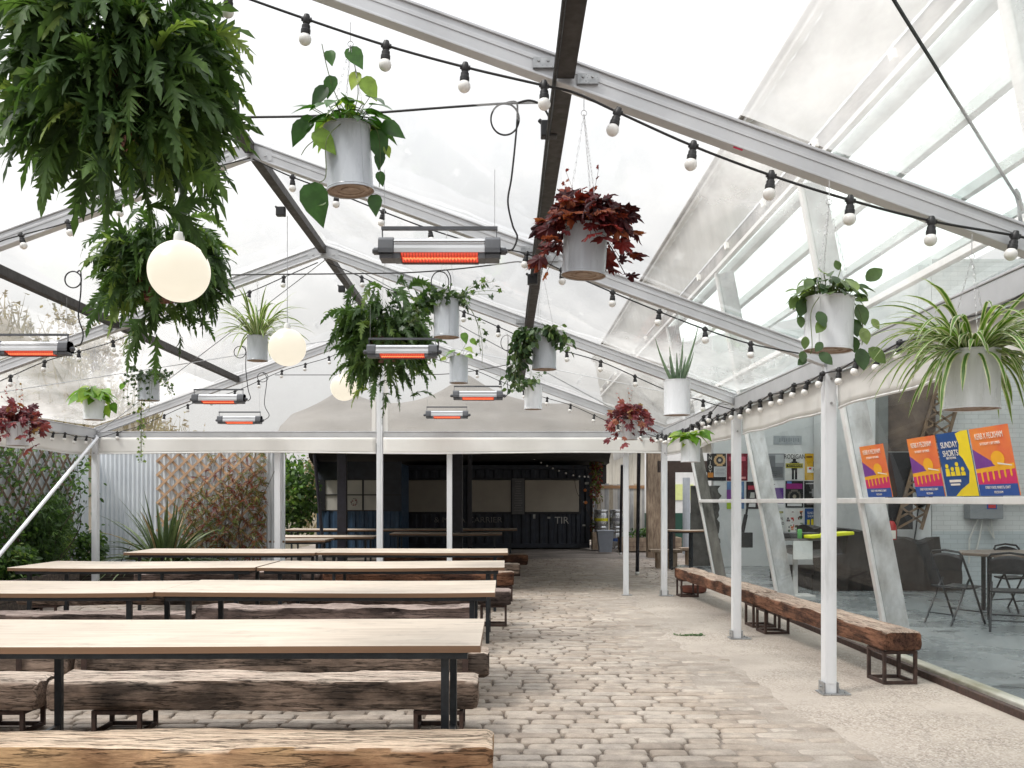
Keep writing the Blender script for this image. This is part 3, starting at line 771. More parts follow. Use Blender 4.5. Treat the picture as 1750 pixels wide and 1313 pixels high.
def pot(label, u, v0, v1, w, Y, hook, cat_label='hanging plant', white=False, lean=0.0, group='plants hanging in painted tins'):
    "u centre, v0 rim, v1 bottom (pixels), w width in pixels"
    c = P(u, v1, Y); r = w*Y/F/2; h = (v1-v0)*Y/F
    t = thing('hanging_planter', c, label, 'plant', group)
    g = MB(); n = 40
    q = Matrix.Rotation(lean, 3, 'Y')
    def L(prof, mb): 
        k = len(mb.v); mb.lathe(prof, n)
        for i in range(k, len(mb.v)): mb.v[i] = tuple(c + q @ Vector(mb.v[i]))
    L([(r*.985,.004),(r*1.01,0),(r*1.01,.006),(r*.985,.010),(r*.985,h*.985),(r*1.01,h*.988),(r*1.01,h),(r*.96,h),(r*.96,h*.86)], g)
    aa = -math.pi/2 + U(-.9,.9); pass
    for zz in (h*.03, h*.955): L([(r*.988,zz),(r*1.003,zz+.003),(r*.988,zz+.006)], g)
    sm_ = [c + q @ Vector((math.cos(aa+da)*rr_, math.sin(aa+da)*rr_, zz)) for zz in (.012, h*.985) for da, rr_ in ((-.02, r*.986), (.0, r*1.006), (.02, r*.986))]
    g.add(sm_, [(0,1,4,3),(1,2,5,4)])
    body = g.build('tin_pot', can_w if white else canm, t, smooth=True, sharp=50)
    g = MB(); L([(r*.99,.003),(r*.93,.010),(r*.80,.010),(r*.78,.005),(r*.60,.005),(r*.58,.009),(r*.40,.009),(r*.38,.004),(.0001,.004)], g)
    g.build('tin_base', can_b, body, smooth=True, sharp=25)
    g = MB(); L([(r*.955,h*.88),(.0001,h*.90)], g); g.build('soil', soil, t)
    top = c + q @ Vector((0,0,h))
    hk = Vector(hook); near = Y < 6
    a0 = U(0, 2)
    ring = hk - Vector((0,0,.05*(Y<6)+.02))
    for k in range(3):
        a = a0 + k*2.094; e = top + Vector((math.cos(a)*r*.93, math.sin(a)*r*.93, -.012))
        g = MB()
        if near:
            N = max(6, int((ring-e).length/.017)); d = (e-ring).normalized()
            s1 = basis(d)[1]; s2 = basis(d)[2]
            for i in range(N):
                m = ring + (e-ring)*(i+.5)/N; s = (s1 if i % 2 else s2); l = (ring-e).length/N*.62
                g.tube([m-d*l, m-d*l*.5+s*.0032, m+d*l*.5+s*.0032, m+d*l, m+d*l*.5-s*.0032, m-d*l*.5-s*.0032, m-d*l], .00085, 3, cap=False)
        else: g.tube([ring, e], .0011, 4)
        g.build('chain', chrome, t)
    g = MB(); g.tube([ring+Vector((.012*math.cos(x),0,.012*math.sin(x)+.006)) for x in np.linspace(0,6.3,13)], .0016, 5)
    g.tube([ring+Vector((0,0,.018)), hk+Vector((0,0,.03))], .002, 5); g.build('hook', chrome, t)
    return t, top, r, h
def hookp(u, v, Y): return P(u, v, Y)

def vine(mb, st, p, d, L, n, leafn, g=.3, size=.05, shape='heart', wob=.2, var=(0,1), up=None):
    pts = curve(p, d, L, n, g, wob); st.tube(pts, .0017, 4)
    for i in range(1, len(pts)):
        for k in range(leafn):
            dd = rdir(-.5, .5); q = pts[i] + (pts[i]-pts[i-1])*U(-.5,.5); mb.var = U(*var)
            q2 = q + dd*size*U(.3,.8) + Vector((0,0,U(-.1,.4)*size)); st.tube([q, q2], .0011, 3)
            ld = (dd + Vector((0,0,U(-1.3,.1)))).normalized(); s = size*U(.7,1.25)*(1-.35*i/len(pts))
            if shape == 'heart': leaf(mb, q2, ld, rdir(.2,1), s, s*.82, HEART)
            elif shape == 'oval': leaf(mb, q2, ld, rdir(.2,1), s, s*.8, OVAL, .12)
            elif shape == 'ivy': star(mb, q2, ld, rdir(.0,1), s, IVY)
    return pts

# 1 variegated pothos in the nearest tin
def pothos(t, top, r, size, n_in, trails, var=(0,1), m=None, n_up=4, shape=HEART, uph=.2, W=.72):
    g = MB(); s = MB()
    for i in range(n_in):
        a = U(0, 6.28); rr = r*U(.2, 1.0); p = top + Vector((math.cos(a)*r*.5, math.sin(a)*r*.5, -.02))
        q = top + Vector((math.cos(a)*rr*1.5, math.sin(a)*rr*1.5, U(.0, .09))); s.tube([p, (p+q)/2+Vector((0,0,.02)), q], .0018, 4)
        g.var = U(*var); d = Vector((math.cos(a), math.sin(a), U(-.7, .3))); L = size*U(.7, 1.2)
        leaf(g, q, d, Vector((U(-.4,.4),U(-.6,.1),1)), L, L*W, shape, .2, .3, U(-.5,.5))
    for i in range(n_up):
        pts = curve(top+Vector((U(-.3,.3)*r, U(-.3,.3)*r, 0)), (U(-.5,.35), U(-.3,.3), 1), uph*U(.6,1.1), 5, -.02, .12); s.tube(pts, .002, 4)
        for q in pts[2:]:
            g.var = U(.4, 1); d = rdir(-.6,.4); L = size*U(.7,1.1); leaf(g, q, d, Vector((0,-.5,1)), L, L*W, shape, .2, .35)
    for (pp, ls) in trails:
        pts = catmull(pp, 5); s.tube(pts, .0019, 4)
        for k, q in enumerate(ls):
            q, d, L = q; g.var = U(*var); leaf(g, Vector(q), Vector(d), Vector((0,-1,.35)), L, L*W, shape, .18, .1)
    g.build('foliage', m or poth_m, t, smooth=True, sharp=60); s.build('stems', stem_m, t)
Y = 4.12
t, top, r, h = pot('glossy tin of variegated pothos with one big leaf trailing lower left', 599, 218, 328, 80, Y, P(599,50,Y), lean=-.06)
k_ = lambda u, v, dy=0: P(u, v, Y+dy)
pothos(t, top, r, .095, 52, [
  ([k_(600,205), k_(575,165), k_(560,120), k_(550,75)], [(k_(568,132), (-.25,0,-1), .09), (k_(562,88,.02), (.25,-.3,-.9), .075), (k_(556,150), (-.6,0,-.8), .10)]),
  ([k_(600,205), k_(612,160), k_(606,110)], [(k_(598,84), (.5,-.2,-.75), .11), (k_(610,125), (-.3,-.2,-1), .08), (k_(622,135), (.5,-.1,-.8), .11)]),
  ([k_(585,210,-.05), k_(545,235,-.08), k_(525,250,-.1), k_(515,265,-.1)], [(k_(520,208,-.1), (-.45,0,-.9), .11), (k_(540,226,-.1), (.5,0,-.5), .12), (k_(530,200), (-.4,0,-.8),.10)]),
  ([k_(582,212,-.1), k_(558,240,-.12), k_(557,300,-.12), k_(545,312,-.12)], [(k_(530,318,-.12), (.35,0,-1), .17), (k_(556,345,-.12), (-.5,0,-.2),.04)]),
  ([k_(625,210), k_(645,225), k_(650,270), k_(648,320)], [(k_(643,225), (.2,0,-1), .13), (k_(655,212), (.9,0,-.5), .11), (k_(650,262), (-.1,0,-1), .07), (k_(648,295), (.3,0,-1), .06), (k_(640,335), (.1,-.2,-1), .09), (k_(660,250), (.3,0,-1), .05)]),
], n_up=2, uph=.14)

# 2 burgundy heuchera on the first rafter
def heuchera(t, top, r, spread, size, n, m, sh=MAPLE, sprays=3, low=.12, leanx=0):
    g = MB(); s = MB()
    for i in range(n):
        a = U(0, 6.28); e = U(0,1)**.6; rr = spread*e
        q = top + Vector((math.cos(a)*rr + leanx*e, math.sin(a)*rr, (.78*spread)*(1-e**2)*U(.4,1) - low*e**5*U(.0,1.5) + U(-.03,.03)))
        p = top + Vector((math.cos(a)*r*.4, math.sin(a)*r*.4, -.01)); s.tube([p, (p+q)/2+Vector((0,0,.03)), q], .0014, 3)
        g.var = min(1, max(0, rnd.gauss(.45, .25))) if rnd.random() > .12 else U(.85, 1)
        star(g, q, Vector((math.cos(a)+U(-.6,.6), math.sin(a)+U(-.6,.6), U(-1.0,.35))), Vector((math.cos(a)*.6+U(-.5,.5), math.sin(a)*.6-.5+U(-.5,.5), U(.2,1))), size*U(.5,1.15), sh, .28, .09)
    for i in range(sprays):
        pts = curve(top, (U(-.5,.3), U(-.2,.2), 1.2), spread*U(1.1,1.7), 6, .0, .1); s.tube(pts, .0009, 3)
        for q in pts[3:]: g.var = U(.6, 1); star(g, q, rdir(-.5,.5), rdir(0,1), size*.22, sh)
    g.build('foliage', m, t, smooth=False); s.build('stems', red_m, t)
t, top, r, h = pot('tin of dark burgundy leaves under the first rafter, right of the purlin', 997, 388, 472, 76, Y, P(998,168,Y), lean=.05)
heuchera(t, top, r, .190, .085, 230, red_m, sprays=3, low=.15)

# 3 satin vine by the right post, 4 spider plant at the right edge
Y3 = 4.05
t, top, r, h = pot('white tin of round-leaved trailing vine in front of the second white post', 1415, 510, 600, 82, Y3, P(1417,320,Y3), white=True, lean=.03)
k_ = lambda u, v, dy=0: P(u, v, Y3+dy)
pothos(t, top, r, .066, 74, [
  ([k_(1420,505), k_(1432,475), k_(1437,460)], [(k_(1434,462), (-.3,0,.9), .05)]),
  ([k_(1400,508,-.1), k_(1386,535,-.11), k_(1388,590,-.11), k_(1385,605,-.11)], [(k_(1398,532,-.12), (.3,-.3,-.9), .07), (k_(1410,548,-.12), (-.6,-.2,-.7), .065), (k_(1377,575,-.12), (-.1,0,-1), .05), (k_(1405,585,-.12), (-.5,-.2,-.6), .05), (k_(1372,600,-.1),(-.1,-.3,-.8),.05), (k_(1400,603,-.12),(.6,-.3,-.6),.07), (k_(1378,612,-.1),(-.6,-.2,-.4),.05)]),
  ([k_(1450,508,-.02), k_(1468,530,-.04), k_(1475,565,-.05), k_(1473,590,-.05)], [(k_(1466,520), (.3,-.2,-1), .09), (k_(1460,545), (.1,-.2,-1), .075), (k_(1474,560,-.05), (.2,-.2,-1), .07), (k_(1470,595,-.05), (.1,-.2,-1), .09), (k_(1484,595,-.05), (.8,-.2,-.7), .09), (k_(1490,545), (.5,-.2,-.8), .05), (k_(1458,575), (0,-.3,-1), .07), (k_(1480,480), (.7,-.2,.6), .085)]),
  ([k_(1395,505), k_(1370,520), k_(1362,545)], [(k_(1374,510), (-.3,-.2,-1), .08), (k_(1362,505), (-.5,0,-.9), .06), (k_(1368,540), (0,-.2,-1), .05)]),
], var=(.2, 1), m=hoya_m, n_up=3, shape=OVAL, uph=.07, W=.78)
def spider(t, top, r, n, Lr, wid, grav=.2, edge=True, zdir=(.25, 1.5), babies=0, xb=0):
    g = MB(); c = MB()
    for i in range(n):
        a = U(0, 6.28); L = U(*Lr); d = Vector((math.cos(a)+xb, math.sin(a), U(*zdir)))
        pts = curve(top + Vector((math.cos(a)*r*.5, math.sin(a)*r*.5, -.02)), d, L, 12, grav*U(.7,1.4), .05)
        side = Vector((-math.sin(a), math.cos(a), 0)) + Vector((0,0,U(-.3,.3))); N = len(pts); w = wid*U(.7,1.2)
        ws = [w*min(1, 3.2*(1-j/(N-1))**.9+.02)*(.5+.5*min(1, j/3)) for j in range(N)]
        g.var = U(0,1); c.var = U(0,1)
        vs = []
        for j, q in enumerate(pts):
            dd = (pts[min(j+1,N-1)]-pts[max(j-1,0)]).normalized(); nn = side.cross(dd).normalized()
            vs.append((q - side*ws[j]*.55 + nn*ws[j]*.2, q, q + side*ws[j]*.55 + nn*ws[j]*.2, q - side*ws[j] + nn*ws[j]*.38, q + side*ws[j] + nn*ws[j]*.38))
        g.add([x for v_ in vs for x in v_[:3]], [(3*j+k, 3*j+k+1, 3*j+k+4, 3*j+k+3) for j in range(N-1) for k in (0,1)])
        if edge:
            c.add([x for v_ in vs for x in (v_[3], v_[0])], [(2*j, 2*j+1, 2*j+3, 2*j+2) for j in range(N-1)])
            c.add([x for v_ in vs for x in (v_[2], v_[4])], [(2*j, 2*j+1, 2*j+3, 2*j+2) for j in range(N-1)])
    o = g.build('foliage', spid_m, t, smooth=True, sharp=80)
    if edge: c.build('leaf_margins', crm_m, o, smooth=True, sharp=80)
Y4 = 4.0
t, top, r, h = pot('big white tin with striped spider plant at the right edge, above the flyers', 1660, 600, 700, 92, Y4, P(1661,412,Y4), white=True)
spider(t, top, r, 200, (.24,.50), .0095, .135, zdir=(.1, 2.6))

# second row, third row
Y5 = 7.1
t, top, r, h = pot('tin with trailing ivy above the second heater', 763, 513, 577, 44, Y5, P(763,395,Y5))
g = MB(); s = MB()
for i in range(16): vine(g, s, top+rdir(0,.1)*r*.6, rdir(-.1,.9), U(.08,.2), 5, 2, .15, .055, 'ivy', .2, (.1,.7))
for i in range(7): vine(g, s, top+Vector((-r*.8,0,0)), (-1,U(-.6,.3),U(-.2,.4)), U(.18,.34), 7, 2, .22, .075, 'ivy', .15, (.2,.8))
for i in range(4): vine(g, s, top+Vector((r*.5,0,0)), (1,U(-.3,.3),U(.3,1.0)), U(.25,.4), 6, 1, .08, .065, 'ivy', .15, (.3,.9))
for i in range(2): vine(g, s, top+Vector((r,0,0)), (.9,0,-.1), U(.35,.55), 8, 1, .5, .05, 'ivy', .12, (.3,.9))
g.build('foliage', ivy_m, t); s.build('stems', stem_m, t)
t, top, r, h = pot('tin with bushy pothos hiding its left side, in front of the purlin', 930, 572, 632, 42, Y5, P(925,450,Y5))
g = MB(); s = MB()
for i in range(16): vine(g, s, top+rdir(0,.1)*r, rdir(-.1,.8), U(.08,.16), 4, 3, .2, .06, 'oval', .2, (.1,.8))
for i in range(13): vine(g, s, top+Vector((-r*U(.6,1.1),-r*.7,.02)), (-.8,U(-.5,.3),U(-.2,.4)), U(.25,.52), 9, 3, .5, .055, 'oval', .14, (.0,.7))
for i in range(4): vine(g, s, top+Vector((r*.8,-.03,0)), (.5,-.3,.2), U(.1,.2), 5, 2, .5, .055, 'oval', .14, (.1,.9))
g.build('foliage', hoya_m, t); s.build('stems', stem_m, t)
t, top, r, h = pot('white tin with upright spiky aloe above the right eave', 1157, 650, 710, 45, Y5, P(1158,536,Y5), white=True)
g = MB()
for i, (a, L, d) in enumerate(((-.95,.36,0),(-.35,.28,.2),(.0,.22,-.2),(.30,.34,.1),(.75,.46,0),(1.05,.26,.3),(-.6,.2,-.3),(.5,.2,-.4),(.15,.16,.4))):
    pts = curve(top+Vector((a*.03,d*.03,-.02)), (a*.75, d, 1.3), L, 9, -.05, .02)
    g.var = U(0,1)
    g.tube([q for q in pts], .017, 5, r2=.0015)
g.build('foliage', aloe_m, t, smooth=True)
Y6 = 10.0
def pot6(label, u, v0, v1, w, hv, Yx=Y6, **kw): return pot(label, u, v0, v1, w, Yx, P(u, hv, Yx), **kw)
t, top, r, h = pot6('small plain tin with lime heart leaves, below the ivy tin', 784, 610, 655, 32, 525)
pothos(t, top, r, .10, 7, [([P(784,608,Y6), P(795,590,Y6), P(800,575,Y6)], [(P(792,570,Y6), (.3,-.3,-1), .12), (P(805,580,Y6), (.6,-.2,-.6), .09)]),
   ([P(776,608,Y6), P(766,612,Y6), P(760,620,Y6)], [(P(762,612,Y6), (-.8,0,-.2), .07)])], var=(.5,1), n_up=0)
t, top, r, h = pot6('white tin hanging directly below the bushy pothos tin', 911, 660, 700, 31, 570, white=True)
g = MB(); s = MB()
for i in range(9): vine(g, s, top+rdir(0,.1)*r, rdir(-.2,1), U(.1,.26), 5, 2, .1, .065, 'oval', .2, (.1,.8))
g.build('foliage', hoya_m, t); s.build('stems', stem_m, t)
t, top, r, h = pot6('tin with thin striped spider plant left of the middle globe', 440, 575, 617, 35, 483)
spider(t, top, r, 90, (.34,.66), .012, .12, zdir=(.6, 3.4))
t, top, r, h = pot6('tin with dark wispy ivy hanging at the left, between lime plant and globe', 254, 642, 685, 36, 545)
g = MB(); s = MB()
for i in range(18): vine(g, s, top+rdir(0,.1)*r, rdir(-.1,.9), U(.08,.2), 5, 2, .2, .05, 'ivy', .2, (.0,.6))
for i in range(4): vine(g, s, top+Vector((r*.6,-r*.5,0)), (.9,-.3,.1), U(.25,.4), 7, 1, .25, .05, 'ivy', .12, (.3,.9))
for i in range(7): vine(g, s, top+Vector((U(-r,r),-r,0)), (U(-.4,.2),-.3,0), U(.3,.55), 9, 1, .6, .045, 'ivy', .1, (.0,.6))
for i in range(3): vine(g, s, top+Vector((-.03,-r,-.25)), (U(-.2,.2),-.1,-1), .65, 11, 2, .6, .04, 'ivy', .06, (.8,1))
g.build('foliage', ivy_m, t); s.build('stems', stem_m, t)
t, top, r, h = pot6('white tin with broad lime green leaves at the left', 161, 680, 718, 36, 590, white=True)
pothos(t, top, r, .15, 38, [([P(170,684,Y6), P(185,690,Y6), P(190,700,Y6)], [(P(180,695,Y6), (.5,-.3,-.9), .13), (P(192,690,Y6), (.5,-.3,-.9), .12), (P(175,700,Y6), (.1,-.3,-1), .12), (P(205,663,Y6), (.7,-.3,.4), .1)])], var=(.15,1), m=lime_m, n_up=3, uph=.14)
t, top, r, h = pot6('white tin with rose-red leaves at the left edge', 30, 722, 762, 36, 640, white=True)
heuchera(t, top, r, .25, .11, 150, pink_m, sprays=6, low=.2)
t, top, r, h = pot6('small white tin with rose-red leaves before the far right gable corner', 1076, 718, 752, 27, 640, Yx=11.6, white=True)
heuchera(t, top, r, .27, .10, 150, pink_m, sprays=3, low=.2)
t, top, r, h = pot6('white tin with lime leaves right of the far corner post', 1180, 752, 790, 33, 663, white=True)
pothos(t, top, r, .13, 34, [], var=(.2,1), m=lime_m, n_up=2, uph=.08)

# three big ferns
def fern(label, u, v, Y, n, Lr, W, crown=(.2,.2,.14), hookv=-60, zr=(-.35, 1.1), seg=11, grav=.20, low=0.0, shiftx=0):
    c = P(u, v, Y); t = thing('hanging_fern', c, label, 'plant', 'big hanging ferns')
    g = MB(); s = MB()
    for i in range(n):
        a = U(0, 6.28); e = U(0, 1)**.5
        p = c + Vector((math.cos(a)*crown[0]*e + shiftx*e, math.sin(a)*crown[1]*e, crown[2]*(1-2*U(0,1)**1.4)*(1 if rnd.random() > low else 2.1)))
        d = Vector((math.cos(a), math.sin(a), U(*zr)))
        g.var = min(.95, max(0, rnd.gauss(.45, .22))) if rnd.random() > .06 else U(.85, 1)
        frond(g, p, d, U(*Lr), W*U(.8,1.25), seg, grav*U(.6,1.5))
    g.build('fronds', fern_m, t)
    g = MB(); g.lathe([(.0001,-.20),(.10,-.20),(.145,.0),(.155,.0),(.155,.03),(.135,.03),(.0001,.01)], 24, c - Vector((0,0,.0))); g.build('terracotta_pot', terra, t, smooth=True)
    hk = Vector((c.x, c.y, rz(c.x)))
    for k in range(3):
        a = k*2.09; g = MB(); g.tube([c+Vector((.15*math.cos(a),.15*math.sin(a),.02)), hk], .0016, 4); g.build('chain', chrome, t)
    return t
fern('huge dark green fern filling the upper left corner', 212, 158, 3.8, 640, (.15,.32), .070, (.275,.24,.24), low=.05, zr=(-.9,1.7), grav=.12)
fern('big dark fern right behind the largest globe', 272, 462, 6.3, 440, (.15,.32), .060, (.27,.22,.20), low=.1, zr=(-.8,1.5), grav=.14)
fern('bushy fern in the middle, right behind the second heater', 658, 583, 9.3, 440, (.18,.38), .058, (.30,.24,.26), low=.1, zr=(-.8,1.5), grav=.15)

# ------------------------------------------------------------ tables
def table(label, x0, x1, yf, yb, h=.80, legs=(.16,.16), group='long plywood tables in rows', braces=True):
    t = thing('long_table', ((x0+x1)/2, (yf+yb)/2, GZ), label, 'table', group)
    g = MB(); n = 24; th = .034
    def f(a, c, z): 
        x = x0+(x1-x0)*a; return Vector((x + (U(-.002,.002)), yf+(yb-yf)*c, h+z-.006*math.sin(a*math.pi)+.003*math.sin(a*5+yf)))
    vs = []
    for i in range(n+1):
        for c, z in ((0,-th),(0,-.003),(.004,0),(.996,0),(1,-.003),(1,-th)): vs.append(f(i/n, c, z))
    fs = [(i*6+k, i*6+(k+1)%6, (i+1)*6+(k+1)%6, (i+1)*6+k) for i in range(n) for k in range(6)]
    fs += [tuple(range(5,-1,-1)), tuple(n*6+k for k in range(6))]
    fs = [tuple(reversed(q)) for q in fs]
    g.add(vs, fs); g.build('tabletop', ply, t)
    g = MB()
    for yy in (yf+.05, yb-.05): g.box(x0+.06, x1-.06, yy-.018, yy+.018, h-.069, h-.038)
    for xx in (x0+.08, x1-.08): g.box(xx-.018, xx+.018, yf+.07, yb-.07, h-.069, h-.038)
    g.build('apron_frame', legm, t, bevel=.003)
    for xx in (x0+legs[0], x1-legs[1]):
        for yy in (yf+.13, yb-.13):
            g = MB(); g.box(xx-.019, xx+.019, yy-.019, yy+.019, GZ+.001, h-.045); g.build('leg', legm, t, bevel=.003)
        if braces:
            g = MB(); g.box(xx-.014, xx+.014, yf+.151, yb-.151, .21, .238); g.build('stretcher', legm, t, bevel=.002)
    return t
T = [(4.40,5.40,-.11),(6.98,8.05,-.07),(9.58,10.68,.0),(12.4,13.5,.045)]
rows = ('nearest row, cut by the left edge','second row','third row','fourth row, before the gable')
lt = ['nearest pale table, its right corner over the first sleeper benches','second pale table from the front, ending at the cobbled aisle','third table from the front, right half beside the aisle','fourth table from the front, right half just before the white gable posts']
ll = ['left neighbour of the nearest table, mostly outside the left edge','second table row, left half running off the left edge','third table row, left half under the spiky plant','fourth table row, left half ending at the spiky plant']
for i, (a, c, xe) in enumerate(T):
    k = .33 if i == 0 else 0
    table(lt[i], xe-2.47-k, xe, a, c, legs=(.20+k*.8,.17)); table(ll[i], xe-4.98-k, xe-2.50-k, a+.03, c+.02, h=.797, legs=(.16,.22))
for i, (yy, x0, x1, lab) in enumerate(((16.3,-4.3,-3.05,'orange-brown table under the canopy beside the corrugated fence'),(17.9,-5.0,-2.45,'table under the canopy, left of the ridge post'),(19.6,-2.35,-.05,'table under the canopy in front of the shipping container'),(22.6,-5.2,.3,'farthest long table right before the container'))):
    table(lab, x0, x1, yy, yy+.95, braces=False, group='tables under the canopy')

# ------------------------------------------------------------ sleeper benches
def sleeper(label, x0, x1, yf, yb, h, th, mat, seed, frames=(.25,.25), rough=1.0, group='railway sleeper benches', rot=None, strap=None, lt_=None):
    c0 = Vector(((x0+x1)/2, (yf+yb)/2, GZ)); t = thing('sleeper_bench', c0, label, 'bench', group)
    n = 90; m = 8; L = x1-x0; W = yb-yf; vs = []; g = MB()
    prof = []
    for k in range(m): prof.append((-.5+k/m, 1))
    for k in range(5): prof.append((.5, 1-k/5))
    for k in range(m): prof.append((.5-k/m, 0))
    for k in range(5): prof.append((-.5, k/5))
    K = len(prof)
    for i in range(n+1):
        s = i/n; x = x0+L*s
        e = min(i, n-i); end = .012 if e == 0 else 0
        for (py, pz) in prof:
            ry = py*2; rz_ = pz*2-1; k = max(abs(ry), abs(rz_)); 
            rr = (abs(ry)**13+abs(rz_)**13)**(1/13) if k else 1
            fy, fz = ry/rr, rz_/rr
            yy = fy*(W/2-end); zz = fz*(th/2-end)
            q = Vector((x*1.1+seed*7.3, py*2.6+seed, pz*1.7))
            w1 = noise.noise(q*1.2)*.014 + noise.noise(Vector((x*3.0+seed, py*9, pz*9)))*.009 + noise.noise(Vector((x*9+seed, py*26, pz*22)))*.0045
            low = noise.noise(Vector((x*.9+seed*3, 5, 0)))*.016
            sag = w1*rough
            edge = (1 if abs(fy) > .9 and fz > .7 else 0)*max(0, noise.noise(Vector((x*2.2+seed*5, 1, py)))) * .03
            vs.append(Vector((x + (noise.noise(Vector((py*3+seed, pz*3, i > n/2)))*.012 if e == 0 else 0), c0.y + yy*(1+sag/(W/2)) + low*.7*rough, h - th/2 + zz*(1+sag/(th/2)) + low*.35*rough*(fz > 0) - edge)))
    fs = [(i*K+k, (i+1)*K+k, (i+1)*K+(k+1)%K, i*K+(k+1)%K) for i in range(n) for k in range(K)]
    fs += [tuple(range(K)), tuple(n*K+k for k in range(K-1,-1,-1))]
    g.add(vs, fs); g.build('sleeper', mat, t, smooth=True, sharp=55)
    z1 = h-th-.004; z0 = GZ+.001; w2 = W*.80
    for xx in frames:
        fx = x0+xx if xx >= 0 else x1+xx
        fx = fx; hw = .14; b = .013
        g = MB()
        for sx in (-hw, hw):
            for sy in (-w2/2, w2/2): g.box(fx+sx-b, fx+sx+b, c0.y+sy-b, c0.y+sy+b, z0, z1)
            g.box(fx+sx-b+.001, fx+sx+b-.001, c0.y-w2/2+b, c0.y+w2/2-b, z0, z0+2*b); g.box(fx+sx-b+.001, fx+sx+b-.001, c0.y-w2/2+b, c0.y+w2/2-b, z1-2*b, z1)
        for sy in (-w2/2, w2/2):
            g.box(fx-hw+b, fx+hw-b, c0.y+sy-b+.001, c0.y+sy+b-.001, z0, z0+2*b); g.box(fx-hw+b, fx+hw-b, c0.y+sy-b+.001, c0.y+sy+b-.001, z1-2*b, z1)
        g.build('box_leg', rust, t, bevel=.002)
    for sx in (strap or ()):
        g = MB(); e = .022
        g.box(sx-.02, sx+.02, c0.y-W/2-e, c0.y-W/2-e+.004, h-th, h+.012); g.box(sx-.02, sx+.02, c0.y+W/2+e-.004, c0.y+W/2+e, h-th, h+.012); g.box(sx-.02, sx+.02, c0.y-W/2-e+.0045, c0.y+W/2+e-.0045, h+.012, h+.016)
        g.build('iron_strap', rust, t)
    if rot: t.rotation_euler = (0,0,rot)
    return t
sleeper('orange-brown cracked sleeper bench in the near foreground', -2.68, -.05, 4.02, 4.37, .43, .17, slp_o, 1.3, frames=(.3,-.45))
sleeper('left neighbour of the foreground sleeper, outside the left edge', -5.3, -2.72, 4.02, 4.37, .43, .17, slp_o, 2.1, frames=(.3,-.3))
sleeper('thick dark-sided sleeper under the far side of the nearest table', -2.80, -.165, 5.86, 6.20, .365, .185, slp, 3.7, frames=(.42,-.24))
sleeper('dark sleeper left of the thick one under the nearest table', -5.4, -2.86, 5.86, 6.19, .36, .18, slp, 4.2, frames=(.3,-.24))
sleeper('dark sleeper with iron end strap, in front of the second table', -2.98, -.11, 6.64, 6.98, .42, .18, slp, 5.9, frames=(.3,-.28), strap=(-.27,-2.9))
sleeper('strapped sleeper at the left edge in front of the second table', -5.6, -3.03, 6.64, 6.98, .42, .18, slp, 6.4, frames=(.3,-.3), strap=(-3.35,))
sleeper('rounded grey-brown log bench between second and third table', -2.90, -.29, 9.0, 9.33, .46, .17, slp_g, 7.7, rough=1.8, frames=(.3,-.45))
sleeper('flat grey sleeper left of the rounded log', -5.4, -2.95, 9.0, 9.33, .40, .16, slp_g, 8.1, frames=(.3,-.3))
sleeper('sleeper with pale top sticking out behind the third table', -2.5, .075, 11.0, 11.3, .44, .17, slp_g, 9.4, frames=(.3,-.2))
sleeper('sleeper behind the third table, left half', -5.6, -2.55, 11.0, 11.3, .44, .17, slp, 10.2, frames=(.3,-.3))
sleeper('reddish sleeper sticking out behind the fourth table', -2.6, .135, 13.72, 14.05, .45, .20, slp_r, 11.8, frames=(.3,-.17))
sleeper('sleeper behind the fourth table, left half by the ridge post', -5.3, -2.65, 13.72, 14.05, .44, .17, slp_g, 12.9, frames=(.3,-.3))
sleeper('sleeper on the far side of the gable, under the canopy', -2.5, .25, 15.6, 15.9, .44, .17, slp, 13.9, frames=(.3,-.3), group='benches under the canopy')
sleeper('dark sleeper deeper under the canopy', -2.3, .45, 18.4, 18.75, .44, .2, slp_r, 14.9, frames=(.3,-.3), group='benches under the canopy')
# two benches along the glass front: built along x and turned
def side_bench(label, xa, ya, xb, yb_, mat, seed, frames):
    L = math.hypot(xb-xa, yb_-ya); a = math.atan2(yb_-ya, xb-xa)
    t = sleeper(label, -L/2, L/2, -.155, .155, .445, .155, mat, seed, frames=frames, group='benches along the glass front', rough=.5)
    t.location = ((xa+xb)/2, (ya+yb_)/2, GZ); t.rotation_euler = (0,0,a)
    for ch in t.children: pass
    return t
# children were made about the bench's own centre
side_bench('near dark brown sleeper bench along the glass front', 3.11, 7.48, 2.93, 10.75, slp_r, 21.3, (.20,-.22))
side_bench('far orange-brown sleeper bench along the glass front', 2.96, 10.86, 2.76, 14.75, slp_r, 22.8, (.20,-.22,))
